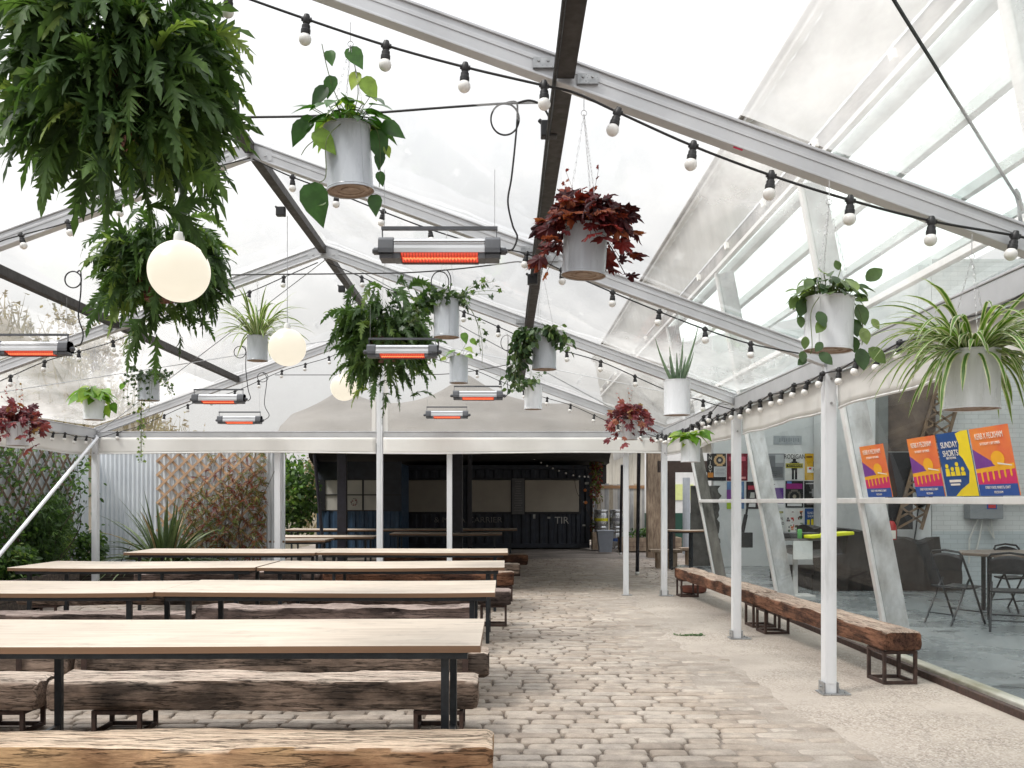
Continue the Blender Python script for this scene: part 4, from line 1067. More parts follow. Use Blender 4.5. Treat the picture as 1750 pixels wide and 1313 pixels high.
# ------------------------------------------------------------ corrugated fences, trellises, climbers
rnd.seed(31)
zinc = M('corrugated_zinc', (.78,.82,.85), (.60,.64,.68), 2.5, .42, metal=.12, stretch=(1,1,.35), bmp=.1)
def corr(label, x0, y0, x1, y1, h, amp=.012, pitch=.076, mat=zinc):
    L = math.hypot(x1-x0, y1-y0); d = Vector((x1-x0, y1-y0, 0)).normalized(); n = Vector((-d.y, d.x, 0)); N = int(L/pitch*8)
    g = MB(); vs = []
    for i in range(N+1):
        s = L*i/N; o = n*amp*math.cos(2*math.pi*s/pitch); b = Vector((x0,y0,0)) + d*s + o
        vs += [b, b + Vector((0,0,h))]
    g.add(vs, [(2*i, 2*i+2, 2*i+3, 2*i+1) for i in range(N)])
    t = thing('corrugated_fence', (x0,y0,0), label, 'fence', 'corrugated metal fences')
    o = g.build('sheet', mat, t, smooth=True, sharp=180)
    g = MB(); a = Vector((x0,y0,h*.5))-n*0 ; 
    for z in (.35, h-.15): g.beam(Vector((x0,y0,z))+n*.06, Vector((x1,y1,z))+n*.06, .05, .08)
    g.build('rail', timber, t)
    g = MB(); g.beam(Vector((x0,y0,h+.012)), Vector((x1,y1,h+.012)), .05, .02); g.build('top_cap', steel, t); return t
corr('corrugated zinc fence behind the gable, left of the canopy opening', -7.02, 16.3, -3.72, 16.3, 2.36)
corr('corrugated zinc fence along the left side behind the climber', -7.05, 8.5, -7.05, 16.27, 2.36)
def trellis(label, p0, d, L, z0, z1, mat, sp=.165, nrm=(0,-1,0)):
    g = MB(); d = Vector(d); H = z1-z0; nn = Vector(nrm)
    for s in (1, -1):
        k = -H
        while k < L + H:
            a, c = k, k+H*s*1.0
            # clip the slanted lath p(t) = (k + s*t, t) to 0..L
            t0, t1 = 0, H
            if s > 0: t0 = max(0, -k); t1 = min(H, L-k)
            else: t0 = max(0, k-L); t1 = min(H, k)
            if t1 > t0+.05:
                A = p0 + d*(k+s*t0) + Vector((0,0,z0+t0)); B = p0 + d*(k+s*t1) + Vector((0,0,z0+t1))
                g.beam(A + nn*(.008*(1+s)), B + nn*(.008*(1+s)), .009, .042, up=(d*s*-1+Vector((0,0,1))) if 0 else Vector((0,0,1)))
            k += sp*1.42
    return tag(g.build('trellis', mat), label, 'trellis', 'diamond trellises')
trellis('light brown diamond trellis on the far corrugated fence', Vector((-5.88,16.24,0)), (1,0,0), 1.85, .62, 2.36, lath)
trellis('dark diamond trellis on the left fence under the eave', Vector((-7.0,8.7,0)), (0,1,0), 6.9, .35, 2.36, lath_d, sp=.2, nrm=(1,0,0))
clim_g = leafmat('climber_green', [(0,(.035,.07,.025)),(.5,(.075,.15,.045)),(.85,(.17,.29,.07)),(1,(.34,.42,.14))], .45, .35, 1.5)
clim_r = leafmat('autumn_climber', [(0,(.11,.025,.03)),(.3,(.26,.055,.05)),(.55,(.16,.15,.05)),(.8,(.12,.20,.05)),(1,(.36,.26,.12))], .45, .35, 1.4)
def leafmass(label, cat, name, n, fpos, m, size=(.05,.09), stems=None, shape='leaf', group=None, nrm=None, palm=False):
    g = MB(); s = MB(); cs = []
    for i in range(n):
        p = fpos(); 
        if p is None: continue
        g.var = U(0,1)*.75 + .25*abs(noise.noise(p*1.7))*2; g.var = min(1, g.var); d = rdir(-.9,.4); L = U(*size)
        if palm:
            for k in range(4): leaf(g, p, (d + rdir()*.8).normalized(), nrm or rdir(.1,1), L, L*.42, LANCE, .1, .2)
        else: leaf(g, p, d, nrm or rdir(.1,1), L, L*.6, OVAL, .15, .2)
        cs.append(p)
    c = sum(cs, Vector())/len(cs); c.z = GZ
    t = thing(name, c, label, cat, group)
    g2 = g.build('foliage', m, t, smooth=False)
    for st in stems or ():
        s.tube(curve(st[0], st[1], st[2], 14, st[3], .25), st[4], 5, r2=st[4]*.4)
    if stems: s.build('stems', timber_d, t)
    return t
def wallpos(x0, x1, y, z0, z1, dens, dep=.2, ax='x'):
    def f():
        for _ in range(12):
            a = U(x0,x1); z = U(z0,z1)
            if dens(a, z) + noise.noise(Vector((a*1.6, z*1.6, y)))*.55 > U(.25, .8):
                off = abs(rnd.gauss(0, dep)); return Vector((a, y-off-.03, z)) if ax == 'x' else Vector((y+off+.03, a, z))
        return None
    return f
leafmass('red and green climber covering the right half of the far trellis', 'climber', 'climbing_plant', 900,
   wallpos(-5.35, -4.02, 16.2, .45, 2.4, lambda a, z: .52 - .35*max(0, -4.9-a) - (.35 if (a < -4.9 and z > 1.9) else 0) + (.12 if z < 1.3 else 0)), clim_r, (.08,.14), group='climbers on the fences', palm=True,
   stems=[(Vector((-4.4+U(-.5,.5),16.1,.4)), (U(-.4,.4),0,1), 2.0, -.05, .008) for _ in range(7)])
leafmass('green climber tangled over the dark left trellis', 'climber', 'climbing_plant', 4600,
   wallpos(9.0, 15.7, -7.0, .4, 2.4, lambda a, z: .46 + (.1 if z < 1.4 else -.02), .16, 'y'), clim_g, (.05,.09), group='climbers on the fences', palm=False,
   stems=[(Vector((-6.95, U(10,15.5), .4)), (0,U(-.5,.5),1), 2.1, -.05, .008) for _ in range(12)])
def ball(c, r, sq=(1,1,1), hollow=.35):
    def f():
        d = rdir(-1,1); q = (U(hollow,1))**.6 * (1+.28*noise.noise(d*2.1+c))
        return Vector((c.x+d.x*r*sq[0]*q, c.y+d.y*r*sq[1]*q, max(.3, c.z+d.z*r*sq[2]*q)))
    return f
leafmass('dark green bush against the left fence, left of the corner post', 'bush', 'leafy_bush', 2300, ball(Vector((-6.72,14.2,1.0)), .44, (.6,1.2,1.35)), clim_g, (.06,.11), palm=True, stems=[(Vector((-6.7+U(-.1,.1),14.1,.4)), (U(-.4,.4),0,1), 1.1, 0, .012) for _ in range(5)])
leafmass('light green low shrub at the foot of the left fence', 'bush', 'leafy_bush', 900, ball(Vector((-6.55,12.9,.62)), .34, (.6,1.3,.8)), lime_m if 0 else clim_g, (.06,.10), stems=[(Vector((-6.5,13.9,.4)), (.2,0,1), .4, 0, .01)])
leafmass('low shrub between the corner post and the dark bush', 'bush', 'leafy_bush', 700, ball(Vector((-6.55,15.2,.72)), .32, (.7,1,1)), clim_g, (.06,.10), stems=[(Vector((-6.0,15.0,.4)), (.2,0,1), .4, 0, .01)])
# phormium
phm = leafmat('flax_blade', [(0,(.05,.085,.035)),(.5,(.11,.16,.07)),(.85,(.22,.27,.13)),(1,(.42,.30,.17))], .4, .15, 1.2)
c = P(282, 962, 15.3); t = thing('flax_plant', (c.x, c.y, .3), 'spiky sword-leaved plant in front of the trellis', 'plant')
g = MB()
for i in range(150):
    a = U(0,6.28); L = U(.8,1.35); lean = U(.1,2.0)
    pts = curve(Vector((c.x+math.cos(a)*.1, c.y+math.sin(a)*.1, .38)), (math.cos(a)*lean, math.sin(a)*lean, 1.25), L, 9, .05+.05*lean, .02)
    sd = Vector((-math.sin(a), math.cos(a), U(-.3,.3))).normalized(); g.var = U(0,.85) if rnd.random() > .1 else 1; w = U(.02,.036)
    vs = []
    for j, q in enumerate(pts): 
        ww = w*(1-(j/9)**2.2)+.001; vs += [q-sd*ww, q+Vector((0,-.2*ww,-.5*ww)), q+sd*ww]
    g.add(vs, [(3*j+k, 3*j+k+1, 3*j+k+4, 3*j+k+3) for j in range(9) for k in (0,1)])
g.build('blades', phm, t)
# raised plank planters
def planks(label, x0, x1, y0, y1, h, mat=timber_d):
    t = thing('raised_planter', ((x0+x1)/2,(y0+y1)/2,GZ), label, 'planter', 'raised plank planters')
    g = MB(); k = 3; hh = (h-GZ)/k
    for i in range(k):
        z0 = GZ+.001+i*hh
        g.box(x0, x1, y0, y0+.04, z0, z0+hh-.008); g.box(x0, x1, y1-.04, y1, z0, z0+hh-.008)
        g.box(x0, x0+.04, y0+.041, y1-.041, z0, z0+hh-.008); g.box(x1-.04, x1, y0+.041, y1-.041, z0, z0+hh-.008)
    g.build('plank_side', mat, t, bevel=.004)
    g = MB(); g.box(x0+.045, x1-.045, y0+.045, y1-.045, GZ+.002, h-.06); g.build('soil', soil, t); return t
planks('dark plank planter along the left fence', -6.98, -6.33, 8.8, 14.3, .45)
planks('dark plank planter under the spiky plant, behind the gable', -6.9, -3.85, 14.95, 16.1, .42)

# ------------------------------------------------------------ stretch canopy
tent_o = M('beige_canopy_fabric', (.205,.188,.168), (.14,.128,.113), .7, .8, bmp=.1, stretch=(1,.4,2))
tent_i = M('canopy_underside_shade', (.030,.027,.024), (.02,.018,.016), 2, .8)  # shade under the beige fabric, painted as a near-black colour
def tz(x, y):
    z = 2.36 + .34*min(1, max(0, (y-15)/4.0))
    for px, py, hz, s in ((-3.46,20.0,1.15,1.2),(-.75,20.0,1.30,1.2),(1.6,20.6,.70,1.5),(.4,21.0,.25,2.2)):
        d = math.hypot((x-px), (y-py)*.6)
        z += hz*math.exp(-(d/s)**1.05)*.86
    z -= .12*max(0, (-4.6-x)); z -= .12*max(0, x-2.4)
    if y < 17: z = 2.36 + (z-2.36)*max(0, (y-14.9)/2.1)
    if y > 27: z = z*(1-min(1,(y-27)/4)) + 2.68*min(1,(y-27)/4)
    return z
def tsurf(a, c):
    y = 14.98 + 17.2*c; xl = -3.75-2.4*c; xr = 2.32+1.1*min(1,c*1.15); x = xl + (xr-xl)*a
    e = 4*a*(1-a); f = 4*c*(1-c)
    x2 = x - (x+1.6)*.06*(f); 
    return Vector((x2, y, tz(x, y)))
g = MB(); g.grid(tsurf, 90, 60)
t = thing('stretch_canopy', (-1.6, 20, GZ), 'beige peaked stretch canopy behind the marquee, dark underneath', 'canopy')
g.build('canopy_top', tent_o, t, smooth=True, sharp=180)
g = MB(); g.grid(lambda a, c: tsurf(a, c) - Vector((0,0,.012)), 60, 40); g.build('canopy_shade_layer', tent_i, t, smooth=True, sharp=180)  # added dark layer that carries the painted shade of the underside
# dark sheets added at the canopy's left and back to darken the space beneath
g = MB(); g.grid(lambda a, c: tsurf(a, 1)-Vector((0,.01,.012+2.5*c)), 60, 4); g.build('back_shade_sheet', tent_i, t)
g = MB(); g.grid(lambda a, c: tsurf(0, .45+.55*a)-Vector((0,0,.012+.35*c)), 40, 3); g.build('side_shade_sheet', tent_i, t)
bp_m = M('dark_pole', (.02,.018,.03), (.012,.012,.016), 10, .4)
for (u0,v0),(u1,v1),Y0,Y1,r,lab in (((1063,795),(1060,950),24.5,25.7,.035,'slim black canopy pole beyond the gable'),((1092,772),(1089,985),18.3,18.7,.035,'tall dark violet pole with white foot behind the slim gable pole')):
    a = P(u0,v0,Y0); c = P(u1,v1,Y1); c.z = .03; a.z = max(a.z, 2.2); t2 = thing('canopy_pole', c, lab, 'pole', 'dark canopy poles')
    g = MB(); g.tube([c+Vector((0,0,.06)), a], r, 10); g.build('pole', bp_m, t2, smooth=True); g = MB(); g.sphere(c+Vector((0,0,.03)), .045, 12, 8); g.build('foot_cap', white_p, t2, smooth=True)
for u, Y, r, lab in ((585,19.5,.09,'thick dark post under the canopy before the windows'),(782,20.5,.11,'thick black post right of the white pole'),(803,24.5,.055,'thin black post before the container hatches'),):
    c = P(u,800,Y); c.z = GZ+.002; g = MB(); g.box(c.x-r, c.x+r, c.y-r, c.y+r, 0, tz(c.x, c.y)-.04-GZ)
    for i in range(len(g.v)): g.v[i] = (g.v[i][0], g.v[i][1], g.v[i][2]+c.z)
    tag(g.build('canopy_post', bp_m, bevel=.006), lab, 'post', 'dark canopy poles')
a = P(541,800,22); c = P(555,912,22); c.z = .03
g = MB(); g.tube([c, a+Vector((-.05,0,.3))], .04, 8); tag(g.build('canopy_post', bp_m), 'leaning dark post beside the blue kiosk', 'post', 'dark canopy poles')

# ------------------------------------------------------------ shipping container
navy = M('navy_container_paint', (.028,.036,.052), (.016,.02,.03), 4, .5, bmp=.15)
blue = M('blue_kiosk_paint', (.04,.085,.15), (.028,.06,.11), 4, .5)
cream = M('cream_shutter', (.42,.38,.31), (.37,.33,.27), 2, .5)
YC = 29.5
t = thing('shipping_container', (-.28, YC+1.2, GZ), 'dark navy shipping container with pale serving hatches under the canopy', 'container')
x0, x1, zt = -3.2, 2.62, 2.55
def ribs(g, x0, x1, y, z0, z1, pitch=.28, dep=.04):
    vs = []; x = x0; k = 0; pts = []
    while x < x1: pts += [(x, 0), (x+pitch*.36, 0), (x+pitch*.5, dep), (x+pitch*.86, dep)]; x += pitch
    pts = [p for p in pts if p[0] < x1] + [(x1, 0)]
    for px, pd in pts: vs += [(px, y+pd, z0), (px, y+pd, z1)]
    g.add(vs, [(2*i, 2*i+2, 2*i+3, 2*i+1) for i in range(len(pts)-1)])
g = MB(); ribs(g, x0+.1, x1-.1, YC, .15, zt-.12); g.add([(x0,YC+2.4,0.05),(x1,YC+2.4,.05),(x1,YC+2.4,zt),(x0,YC+2.4,zt)],[(0,1,2,3)])
for xx in (x0+.03, x1-.03): g.box(xx-.01, xx+.01, YC+.1, YC+2.4, .1, zt-.05)
g.build('ribbed_wall', navy, t)
g = MB(); g.box(x0, x1, YC-.03, YC+.08, .03, .16); g.box(x0, x1, YC-.03, YC+.08, zt-.11, zt+.02)
for xx in (x0, x1-.12): g.box(xx, xx+.12, YC-.032, YC+.082, .161, zt-.111)
g.box(x0, x1, YC+.1, YC+2.4, zt-.02, zt+.012); g.build('corner_frame', navy, t, bevel=.006)
for u0, u1 in ((692,783),(806,873),(897,989)):
    xa, xb = P(u0,0,YC).x, P(u1,0,YC).x; za, zb = P(0,875,YC).z, P(0,821,YC).z
    g = MB(); g.box(xa, xb, YC-.075, YC-.05, za, zb); o = g.build('hatch', cream, t, bevel=.02)
    g = MB(); g.box(xa-.06, xb+.06, YC-.049, YC-.031, za-.06, zb+.06); g.build('hatch_frame', black, o)
xa, xb = P(875,0,YC).x, P(896,0,YC).x
g = MB(); g.box(xa, xb, YC-.11, YC-.08, P(0,879,YC).z, P(0,818,YC).z); mb_ = g.build('menu_board', M('grey_board', (.15,.15,.15), (.12,.12,.12), 5, .6), t)
chalk = ink(150,145,135); g = MB()
for i in range(13):
    zz = P(0,823+i*4.1,YC).z; w = U(.4,.95); xm = (xa+xb)/2; hw = (xb-xa)/2*w*.8; g.box(xm-hw, xm+hw, YC-.113, YC-.1105, zz-.012, zz+.012)
g.build('chalk_lines', M('grey_chalk', (.25,.245,.235), (.2,.2,.19), 8, .7), mb_)
TX = []
def text(s, size, loc, m, parent, rot=(R(90),0,0), sx=1.0, al='CENTER', name='lettering', shear=0, bold=0.0):
    cu = bpy.data.curves.new(name, 'FONT'); cu.body = s; cu.size = size; cu.align_x = al; cu.align_y = 'CENTER'; cu.extrude = .0006; cu.offset = bold
    cu.materials.append(m); cu.shear = shear
    o = bpy.data.objects.new(name, cu); scene.collection.objects.link(o)
    if parent: o.parent = parent; o.location = Vector(loc) - ORI[parent.name]
    else: o.location = loc
    o.rotation_euler = rot; o.scale = (sx, 1, 1); TX.append(o); return o
offw = M('worn_white_lettering', (.30,.29,.27), (.12,.12,.11), 20, .7)

text('& MEGA CARRIER', .24, P(800, 889, YC-.04), offw, t, sx=1.12)
text('TIR', .30, P(960, 890, YC-.04), M('white_stencil', (.5,.49,.46), (.4,.39,.37), 9, .6), t)
g = MB()
for (u,v,w,h_) in ((1003,826,7,4),(1000,858,6,3),(998,898,5,3),(913,883,4,7),(938,885,5,3)):
    p = P(u,v,YC-.036); g.box(p.x-w*.009, p.x+w*.009, p.y-.003, p.y, p.z-h_*.009, p.z+h_*.009)
g.build('sticker', ink(170,170,165), t)
g = MB()
for (u,v) in ((1000,838),(1001,859)):
    p = P(u,v,YC-.036); g.lathe([(.05,0),(.05,.004),(.0001,.005)], 12, p, (0,-1,0))
g.build('sticker', ink(205,120,50), t)
g = MB(); pts = [P(905,778,28.6),P(930,792,28.7),(P(955,803,28.8)),P(985,812,28.9),P(1005,813,29)]
cs = catmull(pts, 5); g.tube(cs, .008, 4); fl = thing('fairy_lights', pts[2], 'small fairy light string sagging over the container', 'string lights'); g.build('cable', cable_m, fl)
g = MB()
for q in cs[::2]: g.sphere(q-Vector((0,0,.03)), .03, 8, 6)
g.build('bulbs', bulb_m, fl)

# blue kiosk on the left
YK = 26.3
t = thing('blue_kiosk', (-3.9, YK+1, GZ), 'blue ribbed kiosk with three pale windows left of the container', 'kiosk')
x0, x1 = P(541,0,YK).x, P(686,0,YK).x
g = MB(); ribs(g, x0, x1, YK, .05, P(0,874,YK).z, .24); g.box(x0, x1, YK+.05, YK+2, .05, .1); g.box(x0,x0+.04,YK+.06,YK+2,.1,2.5); g.box(x1-.04,x1,YK+.06,YK+2,.1,2.5)
g.build('wall', blue, t)
g = MB(); g.box(x0, x1, YK-.02, YK+.06, P(0,820,YK).z, 2.55); g.box(P(652,0,YK).x, x1, YK-.02, YK+.06, P(0,874,YK).z, P(0,820,YK).z-.001); g.build('fascia', navy, t)
wp = M('pale_window_sheet', (.62,.60,.54), (.45,.44,.40), 1.1, .4)
for u0, u1 in ((556,582),(589,619),(622,652)):
    for va, vb in ((821,845),(847,872)):
        a = P(u0,vb,YK); c = P(u1,va,YK); g = MB(); g.box(a.x, c.x, YK+.0, YK+.02, a.z, c.z); g.build('window_pane', wp, t)
g = MB()
for u0, u1 in ((582,589),(619,622),(541,556)): g.box(P(u0,0,YK).x, P(u1,0,YK).x, YK-.03, YK+.03, P(0,873,YK).z, P(0,820,YK).z)
g.box(x0, x1, YK-.028, YK+.032, P(0,847,YK).z, P(0,845,YK).z); g.build('window_frame', black, t)
a = P(605,858,YK-.02); g = MB(); g.box(a.x-.12, a.x+.12, YK-.006, YK-.002, a.z-.15, a.z+.15); pt = g.build('poster', ink(200,196,186), t)
g = MB()
for i in range(40):
    q = rdir(); g.mi = i % 2; g.box(a.x+q.x*.09-.008, a.x+q.x*.09+.008, YK-.010, YK-.0065-i*.00005, a.z+q.z*.10-.014, a.z+q.z*.10+.01)
g.build('poster_print', [ink(150,50,70), ink(60,60,60)], pt)

# greenery and things in the yard
leafmass('leafy tree showing between the corrugated fence and the blue kiosk', 'tree', 'leafy_tree', 2400, ball(Vector((-5.55,24.5,1.6)), 1.05, (.8,.8,1.1), .2), clim_g, (.10,.17), stems=[(Vector((-5.6,24.5,0)), (0,0,1), 1.9, 0, .06)])
leafmass('autumn vine hanging down the right end of the container', 'climber', 'climbing_plant', 420, wallpos(2.66, 2.95, 29.4, .6, 3.0, lambda a, z: .7, .12), clim_r, (.08,.14), stems=[(Vector((2.8,29.3,.5)), (0,0,1), 2.4, 0, .012) for _ in range(3)])
YB = 31.5
t = thing('plank_fence', (3.5,YB,GZ), 'grey and tan plank fence with orange top rail behind the kegs', 'fence')
for k in range(3):
    g = MB()
    x = 2.9 + .0
    i = 0
    while x < 5.6:
        if i % 3 == k: g.box(x, x+.125, YB, YB+.03, .1, 2.02+U(-.03,.03))
        x += .135; i += 1
    g.build('planks', [M('plank_grey', (.42,.42,.41), (.30,.30,.30), 3, .8, stretch=(4,1,1)), M('plank_tan', (.46,.40,.31), (.33,.28,.21), 3, .8, stretch=(4,1,1)), M('plank_pale', (.58,.56,.52), (.45,.43,.40), 3, .8, stretch=(4,1,1))][k], t)
g = MB(); g.box(2.9, 5.6, YB-.03, YB, 1.88, 1.98); g.build('rail', M('orange_rail', (.42,.24,.12), (.3,.17,.09), 5, .7), t)
keg_m = M('keg_steel', (.55,.56,.57), (.4,.41,.42), 8, .3, metal=.8)
def keg(x, y, z, lab, band):
    t = thing('beer_keg', (x,y,z), lab, 'keg', 'steel kegs stacked by the fence'); g = MB()
    g.lathe([(.0001,.0),(.19,0),(.20,.03),(.20,.06),(.185,.09),(.2,.14),(.205,.2),(.205,.38),(.2,.44),(.185,.49),(.2,.52),(.2,.56),(.19,.585),(.17,.56),(.0001,.52)], 24, (x,y,z)); g.build('body', keg_m, t, smooth=True)
    g = MB(); g.lathe([(.2065,.24),(.2065,.33)], 24, (x,y,z)); g.build('band', ink(*band), t)
k0 = P(1030,0,28.5).x
for i, (dx, dz, bnd, lab) in enumerate(((0,.6,(205,200,40),'upper left keg with yellow band above the grey bin'),(.45,.6,(120,120,125),'upper right keg beside the yellow-banded one'),(.45,0,(60,90,150),'lower right keg with blue band right of the bin'),(0,0,(120,120,125),'lower keg hidden behind the grey bin'))):
    keg(k0+dx, 28.9, GZ+.002+dz, lab, bnd)
YBn = 27.3; bx = P(1034,0,YBn).x
t = thing('storage_bin', (bx,YBn,GZ), 'grey plastic bin with a rim in front of the kegs', 'bin'); g = MB()
z = .6
g.add([(bx-.17,YBn-.16,GZ),(bx+.17,YBn-.16,GZ),(bx+.17,YBn+.16,GZ),(bx-.17,YBn+.16,GZ),(bx-.23,YBn-.2,z),(bx+.23,YBn-.2,z),(bx+.23,YBn+.2,z),(bx-.23,YBn+.2,z)], [(0,3,2,1),(0,1,5,4),(1,2,6,5),(2,3,7,6),(3,0,4,7)])
g.build('body', ink(140,146,156), t); g = MB(); g.box(bx-.25, bx+.25, YBn-.22, YBn+.22, z+.001, z+.04); g.build('rim', ink(150,156,166), t, bevel=.01)
planks('low plank planter of weeds beyond the white posts', 3.35, 5.1, 27.6, 28.4, .42, timber)
leafmass('weeds in the low far planter', 'plant', 'weeds', 300, ball(Vector((4.1,28,.55)), .45, (1.5,.6,.4), 0), clim_g, (.06,.12))
planks('small plank box at the container corner', 2.62, 3.0, 28.5, 29.0, .55, timber)
# timber gate posts and beam
t = thing('timber_portal', (P(1118,0,24.5).x, 24.5, GZ), 'old timber post and dark beam of the yard gateway', 'gateway')
xx = P(1118,0,24.5).x; g = MB(); g.box(xx-.18, xx+.17, 24.4, 24.7, GZ, 2.9); g.build('post', timber, t, bevel=.01)
a = P(1133,795,23); g = MB(); g.box(a.x-.1, a.x+1.3, 23, 23.2, a.z-.17, a.z+.1); g.box(a.x+.12, a.x+.30, 23.01, 23.19, .03, a.z-.17); g.build('beam', M('dark_beam', (.08,.055,.045), (.05,.035,.03), 5, .8), t)
# green and white wall building in the yard
YW = 30.5
t = thing('yard_building', (6.5,YW,GZ), 'white wall with dark green base at the back of the yard', 'building')
g = MB(); g.box(4.5, 9.5, YW, YW+.3, P(0,877,YW).z, 3.0); g.build('wall', white_p, t)
g = MB(); g.box(4.5, 9.5, YW-.02, YW+.3, GZ, P(0,877,YW).z); g.build('green_base', ink(30,70,58), t)
g = MB(); g.box(5.2, 6.0, YW-.025, YW-.003, 1.5, 2.0); g.box(5.05,5.25,YW-.03,YW-.004,1.2,1.9); g.build('notice', [ink(215,222,150)], t)
g = MB(); x = P(1173,0,26).x; g.tube([(x,26,.03),(x,26,2.1)], .1, 14); g.build('drainpipe', ink(175,182,190), t)
# pale timber clad building far left of it
t = thing('clad_building', (5,36,GZ), 'pale boarded building behind the plank fence', 'building')
g = MB(); ribs(g, 2.0, 8.0, 35, 0.02, 3.6, .3, .03); g.build('wall', M('pale_board', (.58,.55,.48), (.46,.43,.37), 2, .8, stretch=(3,1,.5)), t)
g = MB(); g.box(1.8, 8.2, 34.7, 39, 3.61, 3.75); g.build('roof', ink(190,190,185), t)
# bench and table in the yard
def slab_bench(lab, x0, x1, y, h):
    t = thing('yard_bench', ((x0+x1)/2,y,GZ), lab, 'bench', 'rustic yard benches'); g = MB(); g.box(x0, x1, y-.18, y+.18, h-.07, h); g.build('seat', timber, t, bevel=.012)
    for xx in (x0+.14, x1-.3): g = MB(); g.box(xx, xx+.2, y-.15, y+.15, GZ, h-.071); g.build('leg', timber, t, bevel=.01)
a = P(1110,0,20.8).x; slab_bench('rustic block bench beside the right posts', a, a+.68, 20.8, .42)
a = P(1178,0,20.5).x; slab_bench('rustic bench behind the far pub table', a, a+.7, 21.6, .42)
xa = P(1142,0,20).x; t = table('narrow high table in the yard beside the glass front', xa, xa+.9, 20.0, 20.5, h=.86, legs=(.1,.38), group='tables under the canopy', braces=True)
# distant hill with dry scrub
hill_m = M('dry_bank', (.30,.25,.19), (.13,.12,.075), .8, .95, bmp=.4, detail=10)
def hz(x, y):
    d = max(0, -7.5-x+1.3*min(1, max(0, (y-17)/6))); z = 11.0*(1-math.exp(-d/6.8))*(1-.62*min(1, max(0, (y-22)/16)))
    d2 = max(0, y-33)*(1 if x < 0 else max(0,1-x/6)); z2 = 2.7*(1-math.exp(-d2/8.0))*max(.35, min(1,(-x+4)/9))
    return max(z, z2) + .25*noise.noise(Vector((x*.3,y*.3,0))) + .12*noise.noise(Vector((x*1.1,y*1.1,0)))
g = MB(); g.grid(lambda a, c: Vector((-46+46*a, 2+62*c, hz(-46+46*a, 2+62*c)-.35)), 80, 90); tag(g.build('hill', hill_m, smooth=True, sharp=180), kind='structure')
scrub_m = leafmat('dry_scrub', [(0,(.12,.11,.05)),(.4,(.25,.20,.12)),(.7,(.36,.28,.20)),(1,(.40,.33,.26))], .8, .4, 1.2)
g = MB()
for i in range(15000):
    x = -8.6-32*U(0,1)**1.5; y = U(10, 60)
    if rnd.random() < .35: x = U(-20, 0); y = U(34.5, 50)
    p = Vector((x, y, hz(x,y)-.3)); L = U(.25,1.0)*(1+.9*max(0, noise.noise(Vector((x*.2,y*.2,3))))); d = Vector((U(-.5,.5),U(-.5,.5),1)).normalized(); w = U(.012,.04)
    g.var = min(1, max(0, .45+.7*noise.noise(Vector((x*.25,y*.25,9)))+U(-.25,.25)))
    s = rdir(-.1,.1)*w; g.add([p-s, p+s, p+d*L], [(0,1,2)])
    for k in range(2):
        q = p+d*L*U(.4,1); leaf_d = rdir(-.3,.8)*U(.08,.2); s2 = rdir()*U(.03,.07); g.add([q-s2, q+s2, q+leaf_d], [(0,1,2)])
tag(g.build('scrub', scrub_m), kind='stuff')
def bare_tree(x, y, h, lab, n=9, fol=380):
    t = thing('bare_tree', (x,y,hz(x,y)-.4), lab, 'tree', 'pale autumn trees on the bank'); g = MB(); tips = []
    def br(p, d, L, r, lv):
        pts = curve(p, d, L, 5, -.03, .13); g.tube(pts, r, 5, r2=r*.5)
        if lv == 0: tips.extend(pts[2:]); return
        for k in range(3 + (lv > 1)): br(pts[2+k % 4], (d + rdir(-.3,.8)*.8).normalized(), L*U(.5,.75), r*.5, lv-1)
    br(Vector((x,y,hz(x,y)-.4)), Vector((U(-.1,.1),0,1)), h*.5, h*.022, 3); g.build('trunk', timber, t)
    g = MB()
    for i in range(fol*3):
        p = rnd.choice(tips) + rdir()*U(0,.45); g.var = U(0,1); L = U(.08,.18); leaf(g, p, rdir(), rdir(), L, L*.6, OVAL)
    g.build('crown', scrub_m, t)
for i, (x, y, h, lab) in enumerate(((-15,26,3.0,'thin autumn tree on the bank behind the left heater'),(-19,33,3.0,'pale autumn tree high on the bank at the left'),(-13.5,31,3.2,'low autumn tree seen through the roof film above the lime plant'),(-22,26,2.0,'autumn tree at the far left of the bank'),(-10,37,2.2,'small autumn tree left of the canopy peaks'),(-5.5,40,1.8,'thin sapling behind the left canopy peak'),(-7.8,41,2.2,'sapling left of the far heaters'))):
    bare_tree(x, y, h, lab)

# ------------------------------------------------------------ glass fronted building
rnd.seed(41)
def fx(z): return 3.56 - .19*z
t = bd = thing('glass_building', (5, 9, GZ), 'white building with leaning glass front along the right side', 'building')
wood_g = M('weathered_white_timber', (.62,.64,.65), (.34,.34,.33), 3.5, .7, bmp=.25, stretch=(1.5,1.5,.7))
wood_d = M('dark_weathered_timber', (.22,.21,.19), (.10,.095,.085), 4, .8, bmp=.4, stretch=(2,2,.6))
MY = [1.9, 5.3, 8.85, 12.35, 16.1]
for i, y in enumerate(MY):
    dep = .20 if y < 16 else .17
    g = MB(); a = Vector((fx(.085)+dep/2+.02, y, .086)); c = Vector((fx(4.4)+dep/2+.02, y, 4.4)); g.beam(a, c, .07, dep, up=(1,0,.0))
    m_ = g.build('mullion', wood_d if y > 16 else wood_g, bd, bevel=.006)
    g = MB(); a = Vector((fx(.085)-.005, y-.01, .086)); c = Vector((fx(4.4)-.005, y-.01, 4.4)); g.beam(a, c, .075, .035, up=(1,0,0)); g.build('mullion_face', white_p, m_, bevel=.004)
